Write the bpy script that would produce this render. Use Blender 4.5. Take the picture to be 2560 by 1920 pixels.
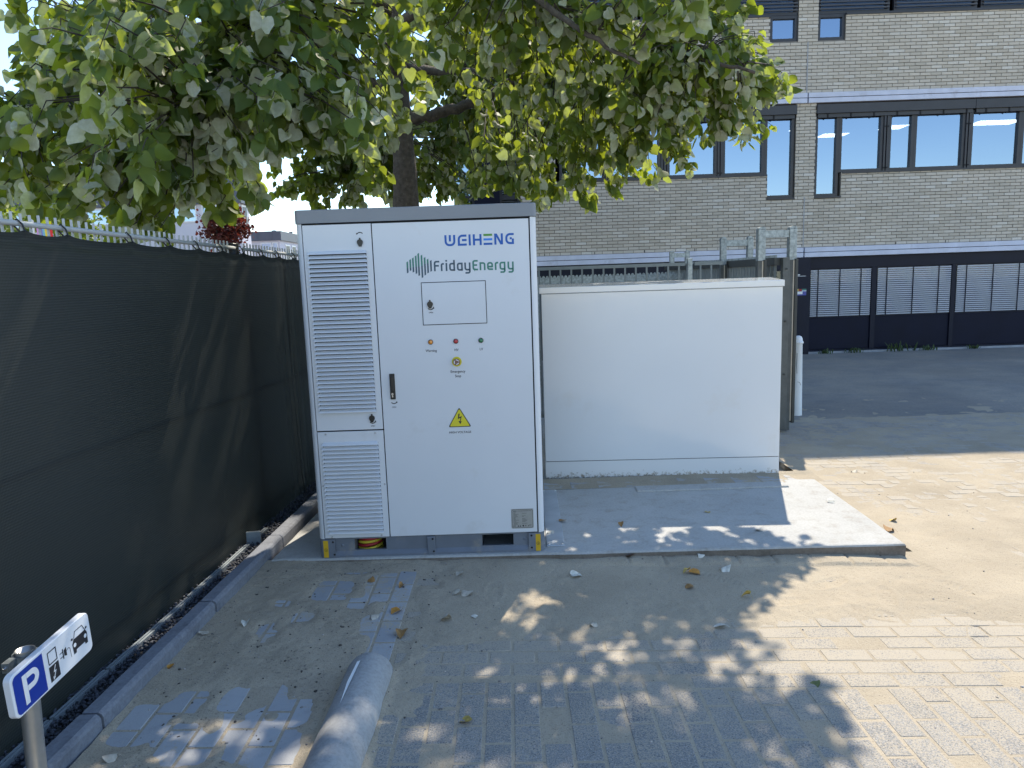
import bpy, math, random
import numpy as np
from mathutils import Vector, Matrix

rnd = random.Random(7)
rng = np.random.default_rng(11)
PI = math.pi
for o in list(bpy.data.objects):
    bpy.data.objects.remove(o)
scene = bpy.context.scene
COL = scene.collection

# ------------------------------------------------------------------ camera, sky, sun, exposure
cam_d = bpy.data.cameras.new('camera')
cam = bpy.data.objects.new('camera', cam_d); COL.objects.link(cam)
cam_d.sensor_width = 36.0; cam_d.lens = 25.12; cam_d.clip_start = 0.05; cam_d.clip_end = 2000
yaw, pitch, roll = -0.0017, 0.1483, -0.0336
fwd = Vector((math.sin(yaw)*math.cos(pitch), math.cos(yaw)*math.cos(pitch), -math.sin(pitch)))
rgt = Vector((math.cos(yaw), -math.sin(yaw), 0)); upv = rgt.cross(fwd)
cr, sr = math.cos(roll), math.sin(roll)
r2 = rgt*cr + upv*sr; u2 = upv*cr - rgt*sr
CAMP = Vector((1.1927, -4.0925, 1.6303))
cam.matrix_world = Matrix(((r2.x, u2.x, -fwd.x, CAMP.x), (r2.y, u2.y, -fwd.y, CAMP.y), (r2.z, u2.z, -fwd.z, CAMP.z), (0, 0, 0, 1)))
scene.camera = cam

SUN = Vector((0.186, 0.590, 0.785)).normalized()
SUN_EL = math.asin(SUN.z); SUN_AZ = math.atan2(SUN.x, SUN.y)
world = bpy.data.worlds.new('World'); scene.world = world; world.use_nodes = True
wn = world.node_tree.nodes; wl = world.node_tree.links; wn.clear()
sky = wn.new('ShaderNodeTexSky'); sky.sky_type = 'NISHITA'; sky.sun_disc = False
sky.sun_elevation = SUN_EL; sky.sun_rotation = SUN_AZ; sky.air_density = 1.0; sky.dust_density = 0.0; sky.ozone_density = 1.5
bg = wn.new('ShaderNodeBackground'); bg.inputs['Strength'].default_value = 0.15
wo = wn.new('ShaderNodeOutputWorld'); wl.new(sky.outputs[0], bg.inputs[0]); wl.new(bg.outputs[0], wo.inputs[0])
sun_d = bpy.data.lights.new('sun', 'SUN'); sun_d.energy = 3.4; sun_d.angle = math.radians(0.53); sun_d.color = (1.0, 0.91, 0.76)
sun_o = bpy.data.objects.new('sun', sun_d); COL.objects.link(sun_o)
sun_o.rotation_euler = (-SUN).to_track_quat('-Z', 'Y').to_euler()
vs = scene.view_settings
vs.view_transform = 'Standard'; vs.look = 'None'; vs.exposure = 1.12; vs.gamma = 1.0; vs.use_curve_mapping = False

# ------------------------------------------------------------------ materials
def new_mat(name):
    m = bpy.data.materials.new(name); m.use_nodes = True
    nt = m.node_tree; nt.nodes.clear()
    out = nt.nodes.new('ShaderNodeOutputMaterial')
    return m, nt, out
def N(nt, typ, **kw):
    n = nt.nodes.new(typ)
    for k, v in kw.items():
        if k in n.inputs: n.inputs[k].default_value = v
        else: setattr(n, k, v)
    return n
def c4(c): return (c[0], c[1], c[2], 1.0)
def pos(nt): return nt.nodes.new('ShaderNodeNewGeometry').outputs['Position']
def noise(nt, scale, detail=3.0, rough=0.55, vec=None):
    n = N(nt, 'ShaderNodeTexNoise', Scale=scale, Detail=detail, Roughness=rough)
    nt.links.new(vec if vec is not None else pos(nt), n.inputs['Vector'])
    return n.outputs[0]
def ramp(nt, fac, stops):
    r = nt.nodes.new('ShaderNodeValToRGB'); e = r.color_ramp.elements
    while len(e) < len(stops): e.new(0.5)
    for k, (p, c) in enumerate(stops):
        e[k].position = p; e[k].color = c4(c) if len(c) == 3 else c
    nt.links.new(fac, r.inputs[0]); return r.outputs[0]
def mixc(nt, fac, a, b, mode='MIX'):
    m = nt.nodes.new('ShaderNodeMix'); m.data_type = 'RGBA'; m.blend_type = mode
    for s, v in ((0, fac), (6, a), (7, b)):
        if hasattr(v, 'is_linked') or hasattr(v, 'links'): nt.links.new(v, m.inputs[s])
        elif s == 0: m.inputs[0].default_value = v
        else: m.inputs[s].default_value = c4(v)
    return m.outputs[2]
def mth(nt, op, a, b=None, clamp=False):
    m = nt.nodes.new('ShaderNodeMath'); m.operation = op; m.use_clamp = clamp
    for k, v in enumerate((a, b)):
        if v is None: continue
        if hasattr(v, 'links'): nt.links.new(v, m.inputs[k])
        else: m.inputs[k].default_value = v
    return m.outputs[0]
def bump(nt, h, strength, dist):
    b = N(nt, 'ShaderNodeBump', Strength=strength, Distance=dist); nt.links.new(h, b.inputs['Height']); return b.outputs[0]
def simple(name, col, rough=0.5, var=0.12, nscale=6.0, metal=0.0, bmp=0.0, bscale=200.0, bdist=0.001, coat=0.0, spec=0.5, dirt=None):
    """principled paint/metal/concrete with mottled colour and fine relief"""
    m, nt, out = new_mat(name)
    p = nt.nodes.new('ShaderNodeBsdfPrincipled')
    n1 = noise(nt, nscale, 4)
    lo = tuple(c*(1-var) for c in col); hi = tuple(min(1, c*(1+var)) for c in col)
    c = ramp(nt, n1, [(0.3, lo), (0.7, hi)])
    if dirt:
        dcol, dscale, t0, t1 = dirt
        c = mixc(nt, ramp(nt, noise(nt, dscale, 6, 0.65), [(t0, (0, 0, 0)), (t1, (1, 1, 1))]), c, dcol)
    nt.links.new(c, p.inputs['Base Color'])
    p.inputs['Roughness'].default_value = rough; p.inputs['Metallic'].default_value = metal
    p.inputs['Specular IOR Level'].default_value = spec
    if coat: p.inputs['Coat Weight'].default_value = coat; p.inputs['Coat Roughness'].default_value = 0.08
    if bmp: nt.links.new(bump(nt, noise(nt, bscale, 3), bmp, bdist), p.inputs['Normal'])
    nt.links.new(p.outputs[0], out.inputs[0]); return m
def rand_piece(nt):
    """one random number for each piece: island of a joined mesh or object"""
    g = nt.nodes.new('ShaderNodeNewGeometry'); o = nt.nodes.new('ShaderNodeObjectInfo')
    return mth(nt, 'FRACT', mth(nt, 'ADD', g.outputs['Random Per Island'], o.outputs['Random']))

M = {}
M['cab'] = simple('cabinet_paint', (0.66, 0.675, 0.70), 0.38, 0.025, 1.6, bmp=0.05, bscale=900, bdist=0.0004, dirt=((0.57, 0.56, 0.54), 3.5, 0.60, 0.85))
M['roofgrey'] = simple('roof_paint', (0.20, 0.215, 0.24), 0.4, 0.05, 3)
M['basegrey'] = simple('base_paint', (0.145, 0.165, 0.20), 0.45, 0.1, 7, dirt=((0.28, 0.25, 0.21), 9, 0.55, 0.8))
M['gap'] = simple('dark_gap', (0.012, 0.012, 0.014), 0.8)
M['black'] = simple('black_plastic', (0.012, 0.012, 0.013), 0.35, 0.2)
M['steel'] = simple('bright_steel', (0.55, 0.55, 0.56), 0.3, 0.1, 30, metal=1.0)
M['yellow'] = simple('yellow_sticker', (0.62, 0.38, 0.012), 0.5, 0.08)
M['tri'] = simple('warning_yellow', (0.68, 0.58, 0.02), 0.45, 0.03)
M['ink'] = simple('black_ink', (0.015, 0.015, 0.02), 0.5, 0.0)
M['blue'] = simple('blue_print', (0.005, 0.095, 0.40), 0.5, 0.0)
M['lightblue'] = simple('light_blue_print', (0.035, 0.22, 0.72), 0.5, 0.0)
M['green'] = simple('green_print', (0.085, 0.27, 0.035), 0.5, 0.0)
M['teal'] = simple('teal_print', (0.045, 0.20, 0.15), 0.5, 0.0)
M['slate'] = simple('slate_print', (0.05, 0.09, 0.125), 0.5, 0.0)
M['amber'] = simple('amber_lens', (0.75, 0.25, 0.01), 0.12, 0.05, coat=1)
M['red'] = simple('red_lens', (0.45, 0.012, 0.015), 0.12, 0.05, coat=1)
M['grn'] = simple('green_lens', (0.005, 0.16, 0.06), 0.12, 0.05, coat=1)
M['knob'] = simple('emergency_knob', (0.20, 0.09, 0.075), 0.35, 0.1)
M['white'] = simple('white_paint', (0.78, 0.78, 0.77), 0.4, 0.03)
M['plate'] = simple('name_plate', (0.36, 0.36, 0.34), 0.35, 0.06, 40, metal=0.3)
M['hosey'] = simple('yellow_hose', (0.50, 0.40, 0.03), 0.55, 0.15, 12)
M['hoser'] = simple('red_hose', (0.30, 0.015, 0.02), 0.55, 0.15, 12)
M['kiosk'] = simple('kiosk_enamel', (0.71, 0.725, 0.735), 0.16, 0.02, 1.0, bmp=0.22, bscale=1.8, bdist=0.02, coat=0.8, dirt=((0.66, 0.64, 0.60), 2.5, 0.62, 0.9))
def plinth_mat():
    m, nt, out = new_mat('kiosk_plinth_enamel'); p = nt.nodes.new('ShaderNodeBsdfPrincipled'); p.inputs['Roughness'].default_value = 0.35
    sx = nt.nodes.new('ShaderNodeSeparateXYZ'); nt.links.new(pos(nt), sx.inputs[0])
    g = N(nt, 'ShaderNodeMapRange'); g.inputs[1].default_value = 0.085; g.inputs[2].default_value = -0.01; g.inputs[3].default_value = 0.0; g.inputs[4].default_value = 0.34
    nt.links.new(sx.outputs[2], g.inputs[0])
    d = mth(nt, 'ADD', g.outputs[0], mth(nt, 'MULTIPLY', noise(nt, 38, 4, 0.7), 0.8))
    nt.links.new(mixc(nt, ramp(nt, d, [(0.60, (0, 0, 0)), (0.72, (0.9, 0.9, 0.9))]), (0.69, 0.705, 0.715), (0.25, 0.215, 0.16)), p.inputs['Base Color'])
    nt.links.new(p.outputs[0], out.inputs[0]); return m
M['kplinth'] = plinth_mat()
M['galv'] = simple('galvanised_steel', (0.27, 0.30, 0.31), 0.45, 0.35, 28, metal=0.65, bmp=0.08, bscale=60)
M['railgrey'] = simple('grey_rail', (0.15, 0.175, 0.185), 0.5, 0.12, 10, metal=0.25)
M['gatedark'] = simple('gate_dark_paint', (0.035, 0.038, 0.036), 0.5, 0.2)
M['postdark'] = simple('weathered_post', (0.085, 0.092, 0.09), 0.5, 0.2, 12)
M['cream'] = simple('cream_edge', (0.62, 0.55, 0.45), 0.6, 0.1)
M['dwhite'] = simple('picket_paint', (0.44, 0.46, 0.47), 0.45, 0.1, 20)
M['frame'] = simple('dark_window_frame', (0.028, 0.029, 0.036), 0.42, 0.15, 4)
M['navy'] = simple('navy_panel', (0.004, 0.006, 0.020), 0.55, 0.2, 2, spec=0.2)
M['navyf'] = simple('navy_frame', (0.007, 0.009, 0.022), 0.5, 0.15, 3, spec=0.25)
M['lilac'] = simple('concrete_band', (0.58, 0.60, 0.70), 0.6, 0.08, 5, bmp=0.1, bscale=60, dirt=((0.40, 0.40, 0.46), 3.0, 0.58, 0.78))
M['blind'] = simple('blind_slat', (0.62, 0.66, 0.76), 0.5, 0.04)
M['blindd'] = simple('dark_blind_slat', (0.055, 0.057, 0.065), 0.5, 0.1)
M['plinth'] = simple('plinth_concrete', (0.33, 0.34, 0.36), 0.85, 0.15, 6, bmp=0.3, bscale=90, bdist=0.004)
M['room'] = simple('room_dark', (0.035, 0.04, 0.05), 0.9)
M['roofdark'] = simple('roof_metal_dark', (0.085, 0.095, 0.12), 0.5, 0.12, 0.8)
M['render'] = simple('white_render', (0.62, 0.60, 0.66), 0.8, 0.05, 1)
M['bark'] = simple('linden_bark', (0.085, 0.070, 0.058), 0.9, 0.4, 22, bmp=0.8, bscale=55, bdist=0.012, dirt=((0.15, 0.14, 0.11), 30, 0.58, 0.72))
M['twig'] = simple('twig_bark', (0.045, 0.036, 0.030), 0.85, 0.3, 30)
M['stake'] = simple('tree_dark_bark', (0.03, 0.022, 0.02), 0.9)
M['pole'] = simple('sign_pole', (0.42, 0.42, 0.41), 0.38, 0.12, 14, metal=0.75)
M['signblue'] = simple('sign_blue', (0.008, 0.035, 0.30), 0.3, 0.03, coat=0.4)
M['signwhite'] = simple('sign_white', (0.74, 0.76, 0.80), 0.3, 0.02, coat=0.4)
M['platesteel'] = simple('zinc_plate', (0.42, 0.45, 0.48), 0.45, 0.12, 6, metal=0.5, bmp=0.05, bscale=80)
M['strip'] = simple('grey_edging', (0.22, 0.25, 0.265), 0.6, 0.12, 20)
M['gravel'] = simple('dark_gravel', (0.055, 0.060, 0.075), 0.75, 0.5, 30, bmp=0.3, bscale=200)
M['soil'] = simple('soil', (0.03, 0.03, 0.033), 0.95, 0.4, 40, bmp=0.5, bscale=120, bdist=0.01)
M['crumb'] = simple('soil_crumb', (0.075, 0.065, 0.055), 0.95, 0.5, 60)
M['pebble'] = simple('pebbles', (0.30, 0.27, 0.24), 0.85, 0.7, 9)
M['weed'] = simple('weed_green', (0.045, 0.075, 0.02), 0.7, 0.3, 30)

def concrete(name, col, edge, stain_scale=2.0):
    m, nt, out = new_mat(name); p = nt.nodes.new('ShaderNodeBsdfPrincipled'); p.inputs['Roughness'].default_value = 0.88
    n1 = noise(nt, 1.7, 6, 0.6); n2 = noise(nt, 70, 3, 0.7); n3 = noise(nt, 9, 5, 0.7)
    c = ramp(nt, n1, [(0.3, tuple(x*0.86 for x in col)), (0.7, tuple(x*1.06 for x in col))])
    c = mixc(nt, ramp(nt, n3, [(0.50, (0, 0, 0)), (0.74, (0.8, 0.8, 0.8))]), c, edge)
    c = mixc(nt, 0.5, c, ramp(nt, n2, [(0.35, (0.35, 0.35, 0.35)), (0.6, (0.62, 0.62, 0.62))]), 'SOFT_LIGHT')
    v = N(nt, 'ShaderNodeTexVoronoi', Scale=55.0); nt.links.new(pos(nt), v.inputs['Vector'])
    pit = ramp(nt, v.outputs['Distance'], [(0.05, (1, 1, 1)), (0.10, (0, 0, 0))])
    sel = ramp(nt, noise(nt, 23, 1), [(0.60, (0, 0, 0)), (0.63, (1, 1, 1))])
    c = mixc(nt, mth(nt, 'MULTIPLY', pit, sel), c, tuple(x*0.35 for x in col))
    nt.links.new(c, p.inputs['Base Color'])
    nt.links.new(bump(nt, mth(nt, 'ADD', n2, n3), 0.25, 0.003), p.inputs['Normal'])
    nt.links.new(p.outputs[0], out.inputs[0]); return m
M['pad'] = concrete('pad_concrete', (0.41, 0.405, 0.385), (0.30, 0.275, 0.235))
M['padside'] = concrete('pad_side_concrete', (0.17, 0.145, 0.12), (0.09, 0.075, 0.06))
M['kerb'] = concrete('kerb_concrete', (0.20, 0.212, 0.242), (0.105, 0.11, 0.13))
M['stop'] = concrete('wheel_stop_concrete', (0.34, 0.34, 0.335), (0.25, 0.245, 0.235))

SAND = (0.41, 0.352, 0.268)
def sand_mat():
    m, nt, out = new_mat('sand'); p = nt.nodes.new('ShaderNodeBsdfPrincipled'); p.inputs['Roughness'].default_value = 0.95; p.inputs['Specular IOR Level'].default_value = 0.15
    n1 = noise(nt, 2.2, 5, 0.6); n2 = noise(nt, 160, 2, 0.6); n3 = noise(nt, 420, 1)
    c = ramp(nt, n1, [(0.3, (0.335, 0.285, 0.212)), (0.7, (0.43, 0.367, 0.275))])
    c = mixc(nt, ramp(nt, n2, [(0.58, (0, 0, 0)), (0.70, (0.75, 0.75, 0.75))]), c, (0.17, 0.14, 0.11))
    c = mixc(nt, ramp(nt, n3, [(0.62, (0, 0, 0)), (0.72, (0.7, 0.7, 0.7))]), c, (0.60, 0.53, 0.44))
    # darker soil crumbs strewn on the left half
    sx = nt.nodes.new('ShaderNodeSeparateXYZ'); nt.links.new(pos(nt), sx.inputs[0])
    left = N(nt, 'ShaderNodeMapRange'); left.inputs[1].default_value = 1.1; left.inputs[2].default_value = 0.3; nt.links.new(sx.outputs[0], left.inputs[0])
    crumbs = ramp(nt, noise(nt, 60, 4, 0.75), [(0.56, (0, 0, 0)), (0.66, (1, 1, 1))])
    big = ramp(nt, noise(nt, 3.5, 3), [(0.40, (0.1, 0.1, 0.1)), (0.62, (0.8, 0.8, 0.8))])
    c = mixc(nt, mth(nt, 'MULTIPLY', mth(nt, 'MULTIPLY', crumbs, big), left.outputs[0]), c, (0.09, 0.077, 0.065))
    nt.links.new(c, p.inputs['Base Color'])
    h = mth(nt, 'ADD', mth(nt, 'MULTIPLY', noise(nt, 45, 4, 0.65), 1.0), mth(nt, 'MULTIPLY', noise(nt, 260, 2), 0.35))
    nt.links.new(bump(nt, h, 0.8, 0.006), p.inputs['Normal'])
    nt.links.new(p.outputs[0], out.inputs[0]); return m
M['sand'] = sand_mat()
def paver_mat(name, a, b, speck, dust, dark=None):
    m, nt, out = new_mat(name); p = nt.nodes.new('ShaderNodeBsdfPrincipled'); p.inputs['Roughness'].default_value = 0.85
    r = rand_piece(nt)
    c = ramp(nt, r, [(0.0, a), (0.75, b), (1.0, dark or b)])
    if speck:
        n2 = noise(nt, 190, 2, 0.5)
        c = mixc(nt, ramp(nt, n2, [(0.56, (0, 0, 0)), (0.62, (0.8, 0.8, 0.8))]), c, (0.40, 0.38, 0.35))
        c = mixc(nt, ramp(nt, noise(nt, 230, 2, 0.5), [(0.58, (0, 0, 0)), (0.64, (0.8, 0.8, 0.8))]), c, (0.03, 0.032, 0.035))
    else:
        c = mixc(nt, ramp(nt, noise(nt, 25, 4, 0.7), [(0.5, (0, 0, 0)), (0.75, (0.4, 0.4, 0.4))]), c, tuple(x*0.75 for x in a))
    d1 = noise(nt, 3.2, 5, 0.65); d2 = noise(nt, 150, 2, 0.6)
    dm = mth(nt, 'ADD', mth(nt, 'MULTIPLY', d1, 0.55), mth(nt, 'MULTIPLY', d2, 1.1)) if speck else mth(nt, 'ADD', mth(nt, 'MULTIPLY', d1, 1.1), mth(nt, 'MULTIPLY', d2, 0.55))
    # more blown sand toward the sandy end of the yard
    sx = nt.nodes.new('ShaderNodeSeparateXYZ'); nt.links.new(pos(nt), sx.inputs[0])
    g = N(nt, 'ShaderNodeMapRange'); g.inputs[1].default_value = -2.3; g.inputs[2].default_value = -0.9; g.inputs[3].default_value = -0.12; g.inputs[4].default_value = 0.12
    nt.links.new(sx.outputs[1], g.inputs[0])
    gx = N(nt, 'ShaderNodeMapRange'); gx.inputs[1].default_value = 1.2; gx.inputs[2].default_value = 2.6; gx.inputs[3].default_value = 0.0; gx.inputs[4].default_value = 0.05
    nt.links.new(sx.outputs[0], gx.inputs[0])
    gy = N(nt, 'ShaderNodeMapRange'); gy.inputs[1].default_value = 1.8; gy.inputs[2].default_value = 3.4; gy.inputs[3].default_value = 0.0; gy.inputs[4].default_value = -0.12
    nt.links.new(sx.outputs[1], gy.inputs[0])
    dm = mth(nt, 'ADD', mth(nt, 'ADD', dm, gy.outputs[0]), mth(nt, 'ADD', g.outputs[0], gx.outputs[0]))
    c = mixc(nt, ramp(nt, dm, [(0.80-dust, (0, 0, 0)), (1.02-dust, (0.85, 0.85, 0.85))]), c, SAND)
    nt.links.new(c, p.inputs['Base Color'])
    nt.links.new(bump(nt, noise(nt, 140, 3, 0.7), 0.45, 0.003), p.inputs['Normal'])
    nt.links.new(p.outputs[0], out.inputs[0]); return m
M['paverlight'] = paver_mat('smooth_grey_paver', (0.315, 0.322, 0.332), (0.38, 0.385, 0.392), False, -0.16)
M['paverdark'] = paver_mat('speckled_paver', (0.20, 0.197, 0.19), (0.25, 0.243, 0.23), True, 0.05, (0.15, 0.152, 0.16))
def road_mat():
    m, nt, out = new_mat('far_paving'); p = nt.nodes.new('ShaderNodeBsdfPrincipled'); p.inputs['Roughness'].default_value = 0.9
    br = N(nt, 'ShaderNodeTexBrick', Scale=1.0); br.inputs['Brick Width'].default_value = 0.21; br.inputs['Row Height'].default_value = 0.105; br.inputs['Mortar Size'].default_value = 0.006
    br.inputs['Color1'].default_value = (0.20, 0.196, 0.19, 1); br.inputs['Color2'].default_value = (0.25, 0.24, 0.222, 1); br.inputs['Mortar'].default_value = (0.25, 0.225, 0.18, 1)
    nt.links.new(pos(nt), br.inputs['Vector'])
    c = mixc(nt, ramp(nt, noise(nt, 0.9, 6, 0.7), [(0.36, (0, 0, 0)), (0.66, (0.75, 0.75, 0.75))]), br.outputs[0], (0.36, 0.31, 0.24))
    c = mixc(nt, ramp(nt, noise(nt, 40, 4, 0.7), [(0.5, (0, 0, 0)), (0.75, (0.6, 0.6, 0.6))]), c, (0.09, 0.09, 0.095))
    c = mixc(nt, ramp(nt, noise(nt, 95, 2, 0.6), [(0.60, (0, 0, 0)), (0.68, (0.7, 0.7, 0.7))]), c, (0.36, 0.34, 0.30))
    c = mixc(nt, ramp(nt, noise(nt, 0.35, 3, 0.6), [(0.45, (0, 0, 0)), (0.6, (0.35, 0.35, 0.35))]), c, (0.10, 0.10, 0.105))
    nt.links.new(c, p.inputs['Base Color']); nt.links.new(bump(nt, noise(nt, 45, 5, 0.75), 0.9, 0.008), p.inputs['Normal'])
    nt.links.new(p.outputs[0], out.inputs[0]); return m
M['road'] = road_mat()
def brick_mat():
    m, nt, out = new_mat('cream_brick'); p = nt.nodes.new('ShaderNodeBsdfPrincipled'); p.inputs['Roughness'].default_value = 0.9
    c = ramp(nt, rand_piece(nt), [(0.0, (0.47, 0.415, 0.335)), (0.5, (0.56, 0.495, 0.405)), (0.88, (0.60, 0.54, 0.455)), (1.0, (0.66, 0.62, 0.55))])
    c = mixc(nt, ramp(nt, noise(nt, 0.8, 5), [(0.4, (0, 0, 0)), (0.7, (0.5, 0.5, 0.5))]), c, (0.50, 0.455, 0.39))
    c = mixc(nt, ramp(nt, noise(nt, 35, 3, 0.7), [(0.5, (0, 0, 0)), (0.8, (0.5, 0.5, 0.5))]), c, (0.42, 0.37, 0.30))
    nt.links.new(c, p.inputs['Base Color']); nt.links.new(bump(nt, noise(nt, 60, 4, 0.7), 0.4, 0.006), p.inputs['Normal'])
    nt.links.new(p.outputs[0], out.inputs[0]); return m
M['brick'] = brick_mat()
M['mortar'] = simple('mortar', (0.19, 0.17, 0.145), 0.95, 0.2, 4)
def pane_mat(name, tint, refl):
    m, nt, out = new_mat(name)
    t = nt.nodes.new('ShaderNodeBsdfTransparent'); t.inputs[0].default_value = c4(tint)
    g = nt.nodes.new('ShaderNodeBsdfGlossy'); g.inputs['Roughness'].default_value = 0.01; g.inputs[0].default_value = (0.43, 0.54, 0.69, 1)
    nt.links.new(bump(nt, noise(nt, 1.3, 1), 0.02, 0.02), g.inputs['Normal'])
    x = nt.nodes.new('ShaderNodeMixShader'); x.inputs[0].default_value = refl
    nt.links.new(t.outputs[0], x.inputs[1]); nt.links.new(g.outputs[0], x.inputs[2]); nt.links.new(x.outputs[0], out.inputs[0]); return m
M['pane'] = pane_mat('solar_glass', (0.30, 0.36, 0.44), 0.55)
M['paned'] = pane_mat('ground_floor_glass', (0.6, 0.62, 0.65), 0.10)
def emit_mat(name, col, s):
    m, nt, out = new_mat(name); e = nt.nodes.new('ShaderNodeEmission'); e.inputs[0].default_value = c4(col); e.inputs[1].default_value = s
    nt.links.new(e.outputs[0], out.inputs[0]); return m
M['lamp'] = emit_mat('office_ceiling_lamp', (1.0, 0.96, 0.86), 4.0)
def fabric_mat():
    m, nt, out = new_mat('windbreak_fabric')
    d = nt.nodes.new('ShaderNodeBsdfPrincipled'); d.inputs['Roughness'].default_value = 0.36; d.inputs['Specular IOR Level'].default_value = 0.32
    sx = nt.nodes.new('ShaderNodeSeparateXYZ'); nt.links.new(pos(nt), sx.inputs[0])
    w = mth(nt, 'SINE', mth(nt, 'MULTIPLY', sx.outputs[2], 2*PI/0.011)); w2 = mth(nt, 'SINE', mth(nt, 'MULTIPLY', sx.outputs[1], 2*PI/0.007))
    weave = mth(nt, 'ADD', mth(nt, 'MULTIPLY', w, 0.5), mth(nt, 'MULTIPLY', w2, 0.25))
    c = ramp(nt, mth(nt, 'ADD', mth(nt, 'MULTIPLY', weave, 0.4), 0.5), [(0.2, (0.008, 0.0095, 0.0095)), (0.8, (0.028, 0.032, 0.031))])
    nt.links.new(c, d.inputs['Base Color']); nt.links.new(bump(nt, weave, 0.25, 0.002), d.inputs['Normal'])
    t = nt.nodes.new('ShaderNodeBsdfTransparent'); t.inputs[0].default_value = (0.95, 1.0, 0.97, 1)
    tl = nt.nodes.new('ShaderNodeBsdfTranslucent'); tl.inputs[0].default_value = (0.012, 0.014, 0.012, 1)
    x0 = nt.nodes.new('ShaderNodeAddShader'); nt.links.new(d.outputs[0], x0.inputs[0]); nt.links.new(tl.outputs[0], x0.inputs[1])
    x = nt.nodes.new('ShaderNodeMixShader')
    fac = mth(nt, 'ADD', 0.003, mth(nt, 'MULTIPLY', weave, -0.006), True)
    nt.links.new(fac, x.inputs[0]); nt.links.new(x0.outputs[0], x.inputs[1]); nt.links.new(t.outputs[0], x.inputs[2]); nt.links.new(x.outputs[0], out.inputs[0]); return m
M['fabric'] = fabric_mat()
def leaf_mat(name, top, under, trans, tfac=0.38):
    m, nt, out = new_mat(name)
    g = nt.nodes.new('ShaderNodeNewGeometry'); r = rand_piece(nt)
    tc = mixc(nt, r, tuple(x*0.75 for x in top), tuple(x*1.3 for x in top)); uc = mixc(nt, r, tuple(x*0.72 for x in under), tuple(min(1, x*1.12) for x in under))
    vein = ramp(nt, noise(nt, 45, 2), [(0.35, (0.85, 0.85, 0.85)), (0.65, (1.08, 1.08, 1.08))])
    c = mixc(nt, 1.0, mixc(nt, g.outputs['Backfacing'], tc, uc), vein, 'MULTIPLY')
    d = nt.nodes.new('ShaderNodeBsdfPrincipled'); d.inputs['Roughness'].default_value = 0.55; d.inputs['Specular IOR Level'].default_value = 0.3; nt.links.new(c, d.inputs['Base Color'])
    t = nt.nodes.new('ShaderNodeBsdfTranslucent'); nt.links.new(mixc(nt, r, tuple(x*0.8 for x in trans), trans), t.inputs[0])
    x = nt.nodes.new('ShaderNodeMixShader'); x.inputs[0].default_value = tfac
    nt.links.new(d.outputs[0], x.inputs[1]); nt.links.new(t.outputs[0], x.inputs[2]); nt.links.new(x.outputs[0], out.inputs[0]); return m
M['leaf'] = leaf_mat('silver_linden_leaf', (0.050, 0.086, 0.026), (0.50, 0.52, 0.43), (0.55, 0.66, 0.04))
M['bushleaf'] = leaf_mat('bush_leaf', (0.09, 0.14, 0.025), (0.13, 0.18, 0.05), (0.35, 0.45, 0.04), 0.3)
M['mapleleaf'] = leaf_mat('red_maple_leaf', (0.06, 0.016, 0.014), (0.085, 0.03, 0.024), (0.26, 0.045, 0.025), 0.3)
for k, c in dict(dl_brown=(0.30, 0.16, 0.05), dl_pale=(0.46, 0.41, 0.33), dl_yellow=(0.50, 0.36, 0.09), dl_white=(0.58, 0.55, 0.47), dl_dark=(0.13, 0.075, 0.045), dl_green=(0.13, 0.15, 0.05), dl_orange=(0.42, 0.19, 0.025)).items():
    M[k] = simple('dry_leaf_' + k[3:], c, 0.7, 0.3, 50, bmp=0.3, bscale=90)

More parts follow.
